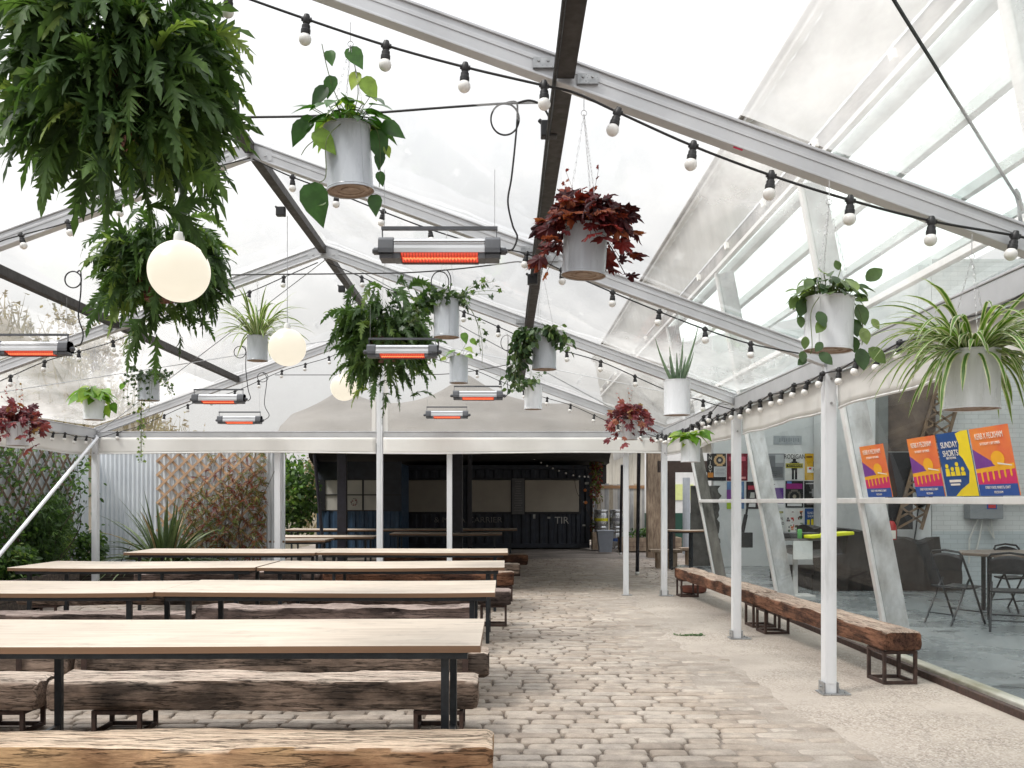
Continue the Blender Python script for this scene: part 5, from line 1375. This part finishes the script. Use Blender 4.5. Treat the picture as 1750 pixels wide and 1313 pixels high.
for i in range(4):
    y0, y1 = MY[i]+.045, MY[i+1]-.045
    for z0, z1, gm in ((.09, 1.435, glass), (1.495, 3.05, glass), (3.09, 4.38, glass_g)):
        g = MB(); g.add([(fx(z0),y0,z0),(fx(z0),y1,z0),(fx(z1),y1,z1),(fx(z1),y0,z1)], [(0,1,2,3)]); g.build('glass_pane', gm, bd)
    for z in (1.465, 3.07):
        g = MB(); g.beam((fx(z)+.0, y0, z), (fx(z)+.0, y1, z), .06, .05); g.build('transom', white_p, bd, bevel=.004)
# upper façade parts
g = MB(); g.beam((fx(4.42), 1.9, 4.42), (fx(4.42), 27, 4.42), .06, .045); g.build('sill_rail', white_p, bd)
g = MB(); g.beam((fx(4.53)+.012, 1.9, 4.53), (fx(4.53)+.012, 27, 4.53), .02, .175); g.build('dark_strip', M('open_gap_shade', (.30,.28,.26), (.10,.09,.085), 2.2, .5, stretch=(1,1,1), bmp=.3), bd)  # solid strip painted dark for the shade of an open gap
g = MB()
for y in np.arange(3.3, 27, 1.65): g.beam((fx(4.55)-.012, y, 4.50), (fx(4.6)-.012, y+.03, 4.58), .05, .04)
g.build('strip_pale_block', ink(250,250,245), bd)  # plain pale blocks for the bright bits along the strip
cl = M('pale_corrugated_cladding', (.50,.495,.475), (.40,.395,.378), 1.6, .6, stretch=(1,1,.3), bmp=.2)
g = MB(); vs = []; N = 600
for i in range(N+1):
    y = 1.9+25.1*i/N; o_ = .006*math.cos(y*2*math.pi/.33)**3
    vs += [(fx(4.62)-o_, y, 4.62), (fx(5.36)-o_, y, 5.36)]
g.add(vs, [(2*i, 2*i+2, 2*i+3, 2*i+1) for i in range(N)]); g.build('cladding', cl, bd, smooth=True)
g = MB(); g.beam((fx(5.4)-.02, 1.9, 5.40), (fx(5.4)-.02, 27, 5.40), .07, .05); g.build('roof_edge', white_p, bd)
g = MB(); g.beam((fx(5.4)-.05, 1.9, 5.445), (fx(5.4)-.05, 27, 5.445), .09, .025); g.build('gutter', M('old_lead', (.3,.29,.27), (.2,.19,.18), 5, .7), bd)
g = MB(); g.add([(fx(4.62)+.02,16.2,4.62),(fx(4.62)+.02,27,4.62),(fx(2.6)+.02,27,2.6),(fx(2.6)+.02,16.2,2.6)], [(0,1,2,3)]); g.build('upper_side', M('dull_boards', (.45,.44,.42), (.33,.32,.30), 1.5, .7), bd)
poly_m, nt, b = newmat('translucent_roof_sheet'); out = nt.nodes['Material Output']; nt.nodes.remove(b)
tl = nd(nt, 'ShaderNodeBsdfTranslucent'); v = coords(nt, (.5,.16,1)); n = noise_(nt, v, 1.0, 6, .55)
nt.links.new(ramp(nt, n, [(.32, (.66,.71,.70)), (.5, (.80,.83,.82)), (.68, (.92,.93,.92))]), tl.inputs[0])
tp = nd(nt, 'ShaderNodeBsdfTransparent'); tp.inputs[0].default_value = (.9,.95,.94,1); mx = nd(nt, 'ShaderNodeMixShader'); mx.inputs[0].default_value = .0
nt.links.new(tl.outputs[0], mx.inputs[1]); nt.links.new(tp.outputs[0], mx.inputs[2]); nt.links.new(mx.outputs[0], out.inputs[0])
# roof glazing bars and opening roof over the room
for x_, z_ in ((3.15, 4.70), (4.1, 4.89), (5.6, 5.2), (7.2, 5.52)):
    g = MB(); g.beam((x_, 2.0, z_), (x_, 20.8, z_), .09, .12); g.build('roof_joist', white_p, bd)
g = MB(); g.box(9.4, 12.2, 1.9, 21.2, 5.9, 6.0); g.build('roof', white_p, bd)
g = MB(); g.beam((3.0, 11.5, 4.74), (8.6, 11.5, 5.9), 18.6, .012); g.build('translucent_roof_sheet', poly_m, bd)
# walls
wallm = M('old_white_plaster', (.72,.735,.735), (.60,.62,.625), 1.2, .75, bmp=.15)
YP = 20.9
g = MB(); g.box(4.55, 12.2, YP, YP+.2, .051, 5.2); g.build('plaster_wall', wallm, bd)
rv = MB(); pts = []
zz = 1.75; k = 0
left = [(4.05+.0, .05)]; 
edge = [(4.62+.10*noise.noise(Vector((i*.6,2,0)))+.06*noise.noise(Vector((i*1.9,5,0)))+.05, .051+1.75*i/24) for i in range(25)]
vs = []
for x_, z_ in edge: vs += [(4.05, YP-.012, z_), (x_, YP-.012, z_), (4.05, YP-.002, z_), (x_, YP-.002, z_)]
g = MB(); g.add(vs, [f for i in range(24) for f in ((4*i, 4*i+1, 4*i+5, 4*i+4), (4*i+1, 4*i+3, 4*i+7, 4*i+5))]); g.build('bare_wall_patch', M('dark_bare_render', (.13,.125,.115), (.05,.048,.045), 3, .9, bmp=.6), bd)
m_brick, nt, b = newmat('painted_brick'); v = coords(nt)
sp = nd(nt, 'ShaderNodeSeparateXYZ'); cb_ = nd(nt, 'ShaderNodeCombineXYZ'); nt.links.new(v, sp.inputs[0]); nt.links.new(sp.outputs[0], cb_.inputs[0]); nt.links.new(sp.outputs[2], cb_.inputs[1])
bt = nd(nt, 'ShaderNodeTexBrick'); bt.inputs['Scale'].default_value = 1; bt.inputs['Brick Width'].default_value = .225; bt.inputs['Row Height'].default_value = .075; bt.inputs['Mortar Size'].default_value = .006; bt.inputs['Mortar Smooth'].default_value = .4
bt.inputs['Color1'].default_value = (1,1,1,1); bt.inputs['Color2'].default_value = (.9,.9,.9,1); bt.inputs['Mortar'].default_value = (.72,.72,.72,1)
nt.links.new(cb_.outputs[0], bt.inputs[0]); nz = noise_(nt, v, 1.1, 6)
low_ = ramp(nt, sp.outputs[2], [(.0, (.47,.535,.55)), (.999, (.60,.62,.615))])
zr = nd(nt, 'ShaderNodeMath', operation='GREATER_THAN'); zr.inputs[1].default_value = .95; nt.links.new(sp.outputs[2], zr.inputs[0])
bcol = nd_mix(nt, zr.outputs[0], (.53,.58,.595), (.68,.69,.68))
nt.links.new(mul(nt, mul(nt, bcol, bt.outputs['Color'], .8), ramp(nt, nz, [(.3,.85),(.7,1.05)])), b.inputs['Base Color']); b.inputs['Roughness'].default_value = .6
bump(nt, b, bt.outputs['Color'], .35, .01)
g = MB(); g.box(6.95, 12.2, 15.6, 15.85, .051, 5.4); g.build('brick_wall', m_brick, bd)
g = MB(); g.box(6.72, 6.94, 15.6, 20.85, .051, 5.3); g.build('side_wall', wallm, bd)
g = MB(); g.box(12.2, 12.4, 1.9, 21, .051, 6); g.build('rear_wall', wallm, bd)
# door frame, dark opening and slanting mesh gantry
YO = 15.5
def q_(u, v, Y=YO): return P(u, v, Y)
g = MB(); a = q_(1499,0).x; c = q_(1516,0).x; g.box(a, c, YO-.05, YO+.08, .052, 3.6); g.build('door_frame', ink(120,122,120), bd, bevel=.006)
g = MB(); g.box(q_(1518,0).x, q_(1600,0).x, YO+.02, YO+.06, q_(0,772).z, 3.45); g.build('brown_panel', M('brown_concrete', (.19,.14,.11), (.09,.07,.06), 3, .8, bmp=.3), bd)
g = MB(); g.box(q_(1518,0).x, q_(1560,0).x, YO+.0, YO+.05, q_(0,905).z, q_(0,773).z); g.build('dark_doorway', black, bd)
g = MB(); pa_ = [q_(1605,640), q_(1528,905)]
d_ = (pa_[1]-pa_[0]); wv = Vector((.42,0,0))
for i in range(15):
    for s in (1, -1):
        p = pa_[0] + d_*(i/14); q = p + wv*1.0 + d_*(s/14*1.5)
        if 0 <= (i+s*1.5) <= 14: g.beam(p-Vector((0,.04,0)), q-Vector((0,.04,0)), .012, .035)
g.beam(pa_[0]-Vector((0,.04,0)), pa_[1]-Vector((0,.04,0)), .03, .05); g.beam(pa_[0]+wv-Vector((0,.04,0)), pa_[1]+wv-Vector((0,.04,0)), .03, .05)
tag(g.build('lattice_gantry', M('brown_lattice', (.24,.16,.10), (.12,.085,.06), 5, .8)), 'slanting brown lattice leaning on the brick wall behind the flyers', 'lattice')
# electrical box with conduit, hanging cables
c = q_(1680, 868); t = thing('fuse_box', c, 'grey electrical box with red and blue sign on the brick wall', 'electrical box')
g = MB(); g.box(c.x-.27, c.x+.27, c.y-.12, c.y+.09, c.z-.18, c.z+.28); g.build('cabinet', ink(140,143,146), t, bevel=.01)
g = MB(); g.box(c.x+.0, c.x+.16, c.y-.126, c.y-.121, c.z-.02, c.z+.17); g.build('sign', ink(40,80,150), t)
g = MB(); g.box(c.x+.02, c.x+.14, c.y-.13, c.y-.1265, c.z-.005, c.z+.05); g.build('sign_band', ink(190,60,60), t)
g = MB()
for dx, z1 in ((-.08,.9),(0,.7),(.12,.3)): g.tube([Vector((c.x+dx,c.y,c.z-.18)), Vector((c.x+dx*2-.05,c.y+.02,c.z-.5)), Vector((c.x+dx*1.5-.1,c.y+.02,c.z-z1))], .014, 6)
for dz in (.05,.12): g.tube([Vector((c.x+.27,c.y,c.z+dz)), Vector((12,c.y,c.z+dz))], .016, 6)
g.build('conduit', ink(205,205,200), t)
cable('black cable pair hanging down the white brick wall', [q_(1570,860), q_(1566,900), q_(1562,925)], .012)
c = q_(1572, 858); g = MB(); g.lathe([(.09,0),(.09,.05),(.05,.12),(.0001,.13)], 20, c, (0,-1,0)); tag(g.build('wall_speaker', black, smooth=True), 'round black speaker on the brick wall under the flyers', 'speaker')
# fire extinguisher
c = q_(1523, 912, 15.2); t = thing('fire_extinguisher', c, 'red fire extinguisher on the door frame', 'fire extinguisher')
g = MB(); g.lathe([(.0001,-.22),(.075,-.22),(.08,-.2),(.08,.12),(.05,.18),(.025,.2),(.0001,.2)], 20, c); g.build('cylinder', ink(170,30,30), t, smooth=True)
g = MB(); g.lathe([(.0001,.2),(.02,.2),(.022,.25),(.0001,.26)], 10, c); g.box(c.x-.06, c.x+.02, c.y-.01, c.y+.01, c.z+.26, c.z+.28); g.tube([c+Vector((.02,0,.23)), c+Vector((.08,0,.15)), c+Vector((.09,0,-.1))], .01, 6); g.build('valve_hose', black, t)
g = MB(); g.box(c.x-.04, c.x+.04, c.y-.085, c.y-.08, c.z-.08, c.z+.05); g.build('label', ink(230,225,215), t)
# stage of dark tarp, mixing table, chairs, round table
tarp = M('black_brown_tarp', (.020,.015,.013), (.008,.007,.006), 2.2, .6, bmp=.8, bd=.05)
def bulk(a, c):
    x = 4.85+2.35*a; prof = .92+.10*math.sin(a*7)+.08*noise.noise(Vector((a*9,c*4,1)))
    if a > .86: prof *= .62
    if a < .22: prof *= .62
    y = 15.1 + 2.6*c
    return x, y, prof
g = MB(); nx, ny = 60, 24; top_ = []
vs = []
for j in range(ny+1):
    for i in range(nx+1):
        x, y, p_ = bulk(i/nx, max(0,(j-8))/(ny-8))
        if j < 8: vs.append((x+.03*noise.noise(Vector((i*.2,j*.3,0))), 15.1-.02+.03*noise.noise(Vector((i*.4,j*.3,4))), .052+(p_-.052)*j/8))
        else: vs.append((x, y, p_))
g.add(vs, [(j*(nx+1)+i, j*(nx+1)+i+1, (j+1)*(nx+1)+i+1, (j+1)*(nx+1)+i) for j in range(ny) for i in range(nx)])
g.box(4.87,7.15,15.2,17.6,.052,.3)
tag(g.build('covered_stage', tarp, smooth=True), 'long black covered stage stored inside the glass room', 'stage')
c = P(1275, 905, 15.9); g = MB(); g.tube([c+Vector((-.12,0,-.35)), c+Vector((0,0,.25))], .035, 8); g.tube([c+Vector((0,0,.22)), c+Vector((.06,0,.62))], .02, 8); g.box(c.x-.16, c.x+.1, c.y-.05, c.y+.05, c.z-.3, c.z-.05)
tag(g.build('microphone_stand', black, bevel=.01), 'black folded stand sticking up from the covered stage', 'stand')
t = thing('mixing_table', (P(1370,0,14.0).x, 14.2, .05), 'small white table carrying equipment in front of the stage', 'table')
YT = 14.0; xa, xb = P(1325,0,YT).x, P(1410,0,YT).x; zt = P(0,921,YT).z
g = MB(); g.box(xa, xb, YT, YT+.6, zt-.03, zt); g.build('tabletop', ink(110,108,105), t, bevel=.004)
g = MB(); xm = P(1369,0,YT).x; g.box(xm-.03, xm+.03, YT+.25, YT+.31, .052, zt-.03); g.box(xm-.25,xm+.25,YT+.1,YT+.5,.052,.075); g.build('leg', ink(190,190,188), t)
g = MB(); g.box(P(1355,0,YT).x, P(1388,0,YT).x, YT-.02, YT-.012, zt-.30, zt-.03); g.build('paper', ink(205,208,206), t)
def dk(u0,u1,v0,v1,Y,dy,m,name,lab,cat):
    g = MB(); a = P(u0,v1,Y); c = P(u1,v0,Y); g.box(a.x,c.x,Y,Y+dy,a.z,c.z); return tag(g.build(name, m, bevel=.01), lab, cat)
dk(1336,1402,911,920,YT+.05,.4,black,'mixing_desk','flat black mixing desk on the small white table','mixer')
yel = ink(222,225,40)
g = MB(); p = P(1352,922,YT-.0); q = P(1445,912,YT+.1); g.beam((xa+.45,YT-.0,zt+.03),(xb+.45,YT+.3,zt+.075),.25,.05); tag(g.build('yellow_case', yel, bevel=.012), 'bright yellow case across the mixing table', 'case')
dk(1440,1462,914,921,YT+1.35,.2,yel,'yellow_cover','small yellow cover lying on the stage right of the near post','cover')
c = P(1370,917,YT-.05); t = thing('drinks_can', c, 'green drinks can on the mixing table', 'can'); g = MB(); c.z = zt+.001; c.y = YT+.04
g.lathe([(.0001,0),(.028,0),(.034,.01),(.034,.125),(.027,.14),(.0001,.14)], 16, c); g.build('body', ink(90,160,90), t, smooth=True)
t.location = c; [setattr(ch, 'location', ch.location) for ch in t.children]
for ch in t.children: ch.location = (0,0,0); 
# the can's mesh was built about its first place: rebuild offset
for ch in t.children:
    off = P(1370,917,YT-.05) - c
    ch.data.transform(Matrix.Translation(off))
# folding chairs
chm = M('dark_steel_chair', (.03,.032,.035), (.018,.02,.022), 12, .4, metal=.4)
def chair_proto():
    r = thing('folding_chair', (0,0,0), '', 'chair', 'dark folding chairs in the glass room')
    W = .21
    for s in (-1, 1):
        g = MB(); g.tube([(s*W,-.24,0),(s*W,-.05,.42),(s*W*.98,.14,.80)], .013, 8); g.build('front_leg', chm, r, smooth=True)
        g = MB(); g.tube([(s*(W-.03),.28,0),(s*(W-.03),.05,.42),(s*(W-.03),-.02,.52)], .012, 8); g.build('rear_leg', chm, r, smooth=True)
    g = MB(); g.grid(lambda a, c: Vector(((a-.5)*.38, -.20+.36*c, .44-.02*math.sin(math.pi*c))), 8, 8); o = g.build('seat', chm, r, smooth=True); so = o.modifiers.new('t','SOLIDIFY'); so.thickness = .018
    g = MB(); g.grid(lambda a, c: Vector(((a-.5)*.40, .155+.03*math.sin(math.pi*a)-.02, .62+.20*c+(-.05*(2*a-1)**2*c))), 10, 5); o = g.build('backrest', chm, r, smooth=True); so = o.modifiers.new('t','SOLIDIFY'); so.thickness = .012
    g = MB(); g.tube([(-W,.14,.79),(-W*.85,.15,.83),(0,.16,.85),(W*.85,.15,.83),(W,.14,.79)], .013, 8); g.build('top_rail', chm, r, smooth=True)
    g = MB(); g.tube([(-W,-.18,.14),(W,-.18,.14)], .008, 6); g.tube([(-W+.03,.22,.12),(W-.03,.22,.12)], .008, 6); g.build('stretcher', chm, r)
    return r
ch0 = chair_proto()
ch0.location = (P(1625,0,11.2).x, 11.1, .052); ch0.rotation_euler = (0,0,R(115)); ch0['label'] = 'dark folding chair at the left side of the indoor table'
dup(ch0, (P(1718,0,10.6).x, 10.5, .052), R(150), 'dark folding chair in front of the indoor table, cut by the right edge')
dup(ch0, (P(1745,0,11.8).x+.25, 12.4, .052), R(20), 'dark folding chair behind the indoor table at the right edge')
t = thing('indoor_table', (6.55, 11.9, .052), 'brown octagonal table inside the glass room among folding chairs', 'table')
g = MB(); g.lathe([(.0001,.79),(.78,.79),(.785,.80),(.785,.82),(.78,.826),(.0001,.826)], 8, (6.45,11.9,0)); g.build('tabletop', M('brown_tabletop', (.20,.15,.115), (.13,.10,.08), 4, .35), t)
for a in (.4, 1.97, 3.54, 5.11):
    g = MB(); x = 6.45+.6*math.cos(a); y = 11.9+.6*math.sin(a); g.box(x-.02, x+.02, y-.02, y+.02, .052, .79); g.build('leg', chm, t)
# terracotta dish under the far bench
c = Vector((P(1187,0,15.0).x, 15.1, GZ+.002)); g = MB(); g.lathe([(.0001,0),(.16,0),(.20,.02),(.21,.10),(.195,.10),(.185,.03),(.0001,.02)], 24, c); tag(g.build('plant_saucer', terra, smooth=True), 'terracotta saucer under the far end of the side bench', 'saucer')
# weeds on the concrete edge, blue cap on the bench
g = MB()
for i in range(90): a = U(0,6.28); leaf(g, Vector((P(1178,0,10.3).x+U(-.16,.16), 10.3+U(-.06,.06), .02)), Vector((math.cos(a),math.sin(a),U(.1,.9))), Vector((0,0,1)), U(.03,.06), .02, OVAL)
tag(g.build('weed_tuft', clim_g), 'small green weed tuft where cobbles meet the concrete', 'weeds')
c = Vector((P(738,0,6.8).x, 6.83, .432)); g = MB(); g.grid(lambda a, b_: c + Vector(((a-.5)*.15, (b_-.5)*.12, .045*math.sin(math.pi*a)*math.sin(math.pi*b_)+.006*noise.noise(Vector((a*6,b_*6,0))))), 16, 12)
tag(g.build('blue_cloth', ink(70,110,165), smooth=True), 'scrap of blue cloth on the strapped sleeper bench', 'cloth')

# ------------------------------------------------------------ posters on the plaster wall
def poster(label, u0, u1, v0, v1, base, rects, texts=(), Y=YP-.012):
    a = P(u0,v1,Y); c = P(u1,v0,Y); W = c.x-a.x; H = c.z-a.z
    g = MB(); g.box(a.x+.004, c.x-.004, Y, Y+.003, a.z+.004, c.z-.004)
    o = g.build('wall_poster', ink(*base)); tag(o, label, 'poster', 'posters on the white plaster wall'); o_ = ORI[o.name]
    mats = []; g = MB()
    for i, (x0, y0, x1, y1, col) in enumerate(rects):
        m = ink(*col)
        if m not in mats: mats.append(m)
        g.mi = mats.index(m); dy = .002+.0006*(i+1)
        g.box(a.x+W*x0, a.x+W*x1, Y-dy, Y-.0005-.0006*i, c.z-H*y1, c.z-H*y0)
    if rects: g.build('print', mats, o)
    for (x, y, s, col, st, *ex) in texts: text(st, H*s, (a.x+W*x, Y-.032, c.z-H*y), ink(*col), o, sx=ex[0] if ex else 1.0, bold=.0008)
    return o
W_ = (225,225,222); K_ = (22,22,26)
def circ(cx, cy, r, col, n=7): 
    return [(cx-r*math.cos(math.asin(t)), cy-r*.7*(t+1/n), cx+r*math.cos(math.asin(t)), cy-r*.7*(t-1/n), col) for t in [(-1+ (2*i+1)/n) for i in range(n)]]
poster('black ENJOY poster with a cream record, first of the top row', 1208,1241,775,822, (28,28,32), circ(.66,.25,.30,(215,180,130))+circ(.66,.25,.18,(45,50,58))+circ(.66,.25,.08,(215,205,190))+[(.36,.48,.97,.86,(205,208,210)),(.04,.70,.33,.88,(200,130,50))]+[(.42,.53+.05*i,.92,.545+.05*i,(120,120,125)) for i in range(6)], [(.16,.34,.16,(225,220,210),'E\nN\nJ\nO\nY',1.0)])
poster('crimson poster behind the second post', 1242,1278,775,822, (120,25,45), [(.1,.12,.9,.28,(200,90,110)),(.25,.35,.75,.8,(170,50,60)),(.1,.85,.9,.93,(220,150,150))])
poster('pink and black poster beside the leaning mullion', 1292,1308,775,804, (25,25,30), [(0,0,1,.38,(200,50,120)),(.1,.5,.9,.62,W_),(.1,.72,.9,.8,W_)])
poster('grey photographic poster with rows of small text', 1309,1341,775,821, (150,152,155), [(.05,.1,.5,.6,(120,122,126)),(.5,.05,.95,.35,(185,188,190)),(.3,.5,.9,.9,(105,107,110))]+[(.05,.68+.07*i,.6,.69+.07*i,(60,60,62)) for i in range(4)])
def figure(x): return [(x-.09,.20,x+.09,.30,(40,35,32)),(x-.16,.30,x+.16,.62,(35,35,38)),(x-.26,.34,x-.16,.52,(45,42,40)),(x+.16,.34,x+.27,.52,(45,42,40)),(x-.14,.62,x-.02,.97,(30,30,34)),(x+.03,.62,x+.15,.97,(30,30,34))]
poster('white RODIGAN poster with a dark standing figure', 1342,1373,775,821, W_, figure(.5)+[(.02,.37,.98,.55,(190,180,60)),(.06,.41,.94,.51,(40,40,38))], [(.5,.13,.24,(20,20,22),'RODIGAN',.72),(.5,.46,.085,(190,180,60),'ROOTS & BRANCHES',.62)])
poster('yellow poster with a dancing figure and dice-like tray', 1375,1404,775,821, (215,170,30), [(.55,.12,.8,.3,(30,28,25)),(.5,.3,.85,.5,(45,35,28)),(.6,.5,.85,.62,(30,28,25)),(.15,.5,.85,.72,(232,232,228)),(.25,.53,.4,.6,(200,60,50)),(.5,.56,.62,.64,(50,120,80)),(.65,.6,.75,.68,(40,40,45)),(.1,.1,.45,.16,(120,80,20))])
poster('purple and blue abstract poster left of the second post', 1242,1272,823,870, (95,130,175), [(0,.3,.45,1,(130,70,150)),(.4,.6,1,.8,(70,80,150)),(0,.72,.5,1,(165,195,50)),(.6,.15,.9,.4,(130,170,200))])
poster('black and crimson poster below the crimson one', 1275,1307,823,870, (35,20,28), [(.1,.15,.9,.3,(170,50,70)),(.15,.4,.45,.6,(200,200,195)),(.6,.4,.9,.85,(130,35,60)),(.1,.8,.5,.93,(225,225,225))])
poster('white poster with red and violet block', 1309,1340,822,868, (228,228,230), [(.03,.26,.5,.84,(190,20,45)),(.5,.26,.97,.84,(85,35,130)),(.03,.06,.4,.09,(60,60,65)),(.03,.12,.5,.15,(60,60,65)),(.03,.90,.3,.97,(50,50,55))])
poster('black and magenta poster with a dark disc', 1342,1373,822,868, (20,20,26), [(.06,.1,.94,.30,(150,30,120)),(.1,.02,.35,.1,(90,130,200))]+circ(.5,.58,.36,(110,105,95))+circ(.5,.58,.26,(25,25,28))+circ(.5,.58,.1,(170,160,140))+[(.1,.84,.9,.94,(225,225,225))])
poster('plain black poster with a small crossed emblem', 1374,1404,822,868, (24,24,26), [(.1,.08,.9,.12,(200,200,200)),(.3,.4,.7,.46,(140,140,140)),(.45,.3,.55,.6,(140,140,140)),(.15,.84,.85,.88,(160,150,150))])
poster('white text poster reading RODIGAN, SOUND, PAPA FACE', 1310,1341,869,916, (222,224,220), [(.08,.10,.92,.18,(120,115,40)),(.2,.9,.8,.95,(170,180,60))], [(.5,.14,.07,(225,225,150),'ROOTS & BRANCHES',.6),(.5,.38,.15,(40,40,44),'RODIGAN',.7),(.5,.55,.15,(40,40,44),'ZION SOUND',.62),(.5,.72,.15,(40,40,44),'PAPA FACE',.66)])
rr_ = random.Random(5); spl = []
for i in range(26):
    x, y = rr_.uniform(.05,.85), rr_.uniform(.08,.85); spl.append((x, y, x+rr_.uniform(.04,.2), y+rr_.uniform(.02,.1), rr_.choice([(190,40,40),(30,30,34),(215,120,40),(80,120,70),(120,60,50)])))
poster('white poster splashed with red, black and green shapes', 1342,1373,869,913, (228,226,222), spl)
poster('blue and yellow shorts poster on the wall behind the third post', 1375,1404,869,912, (30,75,140), [(.65,.1,1,1,(235,215,30)),(.15,.45,.3,.7,(235,215,30)),(.38,.42,.52,.7,(235,215,30)),(.1,.65,.6,.75,(235,215,30)),(.1,.78,.55,.9,(90,160,210))], [(.4,.25,.13,W_,'SUNDAY\nSHORTS',.7)])
poster('orange and blue small poster right of the third post', 1428,1440,822,868, (215,110,50), [(0,.3,1,.6,(160,50,110)),(0,.68,1,1,(40,90,170))])
poster('dark narrow poster at the right end of the wall rows', 1441,1450,822,868, (35,35,42), [(.1,.3,.9,.6,(90,90,95))])
g = MB(); a = P(1322,760,YP-.01); c = P(1370,745,YP-.01); g.box(a.x, c.x, YP-.012, YP-.004, a.z, c.z); o = g.build('metal_sign', M('stamped_sign', (.42,.45,.47), (.33,.36,.38), 8, .4, metal=.3)); tag(o, 'blank-looking grey stamped sign above the posters', 'sign')
g = MB()
for i in range(9): x = a.x+.12+.05*i; g.box(x, x+.03, YP-.016, YP-.0125, a.z+.05+.02*(i%2), c.z-.05)
g.build('worn_letters', ink(140,146,150), o)

# flyers standing on the transom
def flyer(label, u0, v0, u1, v1, kind):
    "leans in the plane of the glass; u0,u1 image columns of its edges at the foot"
    zb = 1.497
    def yz(u): return (fx(zb)-.03)*F/(u-CX)
    ya, yb = yz(u0), yz(u1); ym = (ya+yb)/2; Hh = (v0 if 0 else 1)*0
    H = (zb + (0)) if 0 else ((846-v0)*ym/F)
    W = ya-yb; o = thing('flyer', (fx(zb)-.03, ym, zb), label, 'flyer', 'bright flyers standing on the glass transom')
    ang = math.atan(.19)
    def pt(s, t_, k=0): # s 0..1 left (far) to right (near), t 0..1 from the foot up
        z = zb+H*t_*math.cos(ang); return Vector((fx(z)-.018-k, ya-W*s, z))
    def quad(g, x0, y0, x1, y1, k): # y from the top
        g.add([pt(x0,1-y1,k), pt(x1,1-y1,k), pt(x1,1-y0,k), pt(x0,1-y0,k)], [(3,2,1,0)])
    def poly(g, pts, k): g.add([pt(x,1-y,k) for x,y in pts], [tuple(range(len(pts)))])
    g = MB(); vs = [pt(0,0,.0),pt(1,0,0),pt(1,1,0),pt(0,1,0),pt(0,0,.004),pt(1,0,.004),pt(1,1,.004),pt(0,1,.004)]
    g.add(vs, [(0,1,2,3),(7,6,5,4),(0,4,5,1),(1,5,6,2),(2,6,7,3),(3,7,4,0)])
    mats = [M('orange_print', srgb(238,150,60), srgb(225,105,70), 2.5, .35), ink(120,60,150), ink(245,180,40), ink(215,45,110), ink(40,85,165), ink(240,235,225), ink(245,220,40), ink(25,75,140)]
    g.build('sheet', mats[0 if kind == 'k' else 7], o)
    g = MB()
    if kind == 'k':
        g.mi = 1; poly(g, [(0,.30),(.5,.52),(1,.58),(1,.62),(0,.62)], .0052)
        g.mi = 3; poly(g, [(0,.60),(1,.60),(1,.84),(0,.84)], .0058)
        g.mi = 2; poly(g, [(.62+.17*math.cos(a), .47+.115*math.sin(a)) for a in np.linspace(0,6.28,19)[:-1]], .0064)
        poly(g, [(0,.60),(1,.54),(1,.62),(0,.66)], .0064)
        for i in range(6):
            x = .12+.15*i; poly(g, [(x,.62),(x+.05,.62),(x+.05,.78-.015*i),(x+.025,.81-.015*i),(x,.78-.015*i)], .0068)
        g.mi = 5; poly(g, [(.60,.52),(.95,.565),(.95,.58),(.60,.545)], .0072)
        g.mi = 4; poly(g, [(0,.83),(1,.83),(1,1),(0,1)], .0072)
    else:
        g.mi = 6; poly(g, [(.62,.03),(.80,.0),(1,.0),(1,1),(.3,1),(.5,.9),(.78,.8),(.85,.62),(.72,.42),(.62,.35),(.68,.2)], .0055)
        for x, y0 in ((.18,.48),(.34,.53),(.50,.46),(.66,.54)):
            g.mi = 6; poly(g, [(x+.055*math.cos(a), y0+.04+.035*math.sin(a)) for a in np.linspace(0,6.28,11)[:-1]], .0062); poly(g, [(x-.06,y0+.08),(x+.06,y0+.08),(x+.07,.68),(x-.07,.68)], .0062)
        g.mi = 5; poly(g, [(.18,.74),(.55,.74),(.55,.78),(.18,.78)], .006); poly(g, [(.2,.8),(.5,.8),(.5,.83),(.2,.83)], .006)
    g.build('print', mats, o)
    def tx(s, x, y, size, m, sx=1):
        p = pt(x, 1-y, .0085); e = text(s, size, p, m, o, sx=sx); 
        mtx = Matrix(((0,-math.sin(ang),-math.cos(ang)),(-1,0,0),(0,math.cos(ang),-math.sin(ang))))
        e.rotation_euler = mtx.to_euler(); return e
    if kind == 'k':
        tx('KERB X PECKHAM', .5, .13, H*.125, mats[5], W/H*.72); tx('SATURDAY 1 SEPTEMBER', .5, .24, H*.055, mats[5], W/H*.85)
        tx('STREET FOOD, MARKETS, CRAFT', .5, .88, H*.055, mats[5], W/H*.8); tx('PECKHAM', .5, .95, H*.05, mats[5], W/H)
    else: tx('SUNDAY\nSHORTS', .38, .26, H*.135, mats[5], W/H*1.0); tx('FILM FESTIVAL', .38, .40, H*.05, mats[5], W/H)
    return o
flyer('small orange KERB X PECKHAM flyer, farthest left on the transom', 1483, 756, 1524, 842, 'k')
flyer('second orange KERB X PECKHAM flyer, left of the blue one', 1566, 743, 1614, 840, 'k')
flyer('blue and yellow SUNDAY SHORTS flyer between two orange flyers', 1617, 735, 1672, 840, 's')
flyer('largest orange KERB X PECKHAM flyer, nearest the right edge', 1675, 726, 1742, 840, 'k')

# writing becomes plain mesh
bpy.context.view_layer.update(); dg = bpy.context.evaluated_depsgraph_get()
for o in TX:
    me = bpy.data.meshes.new_from_object(o.evaluated_get(dg)); n_ = bpy.data.objects.new('writing', me); scene.collection.objects.link(n_)
    n_.name = 'lettering_mesh'; n_.parent = o.parent; n_.location = o.location; n_.rotation_euler = o.rotation_euler; n_.scale = o.scale
    bpy.data.objects.remove(o); n_.name = 'lettering'
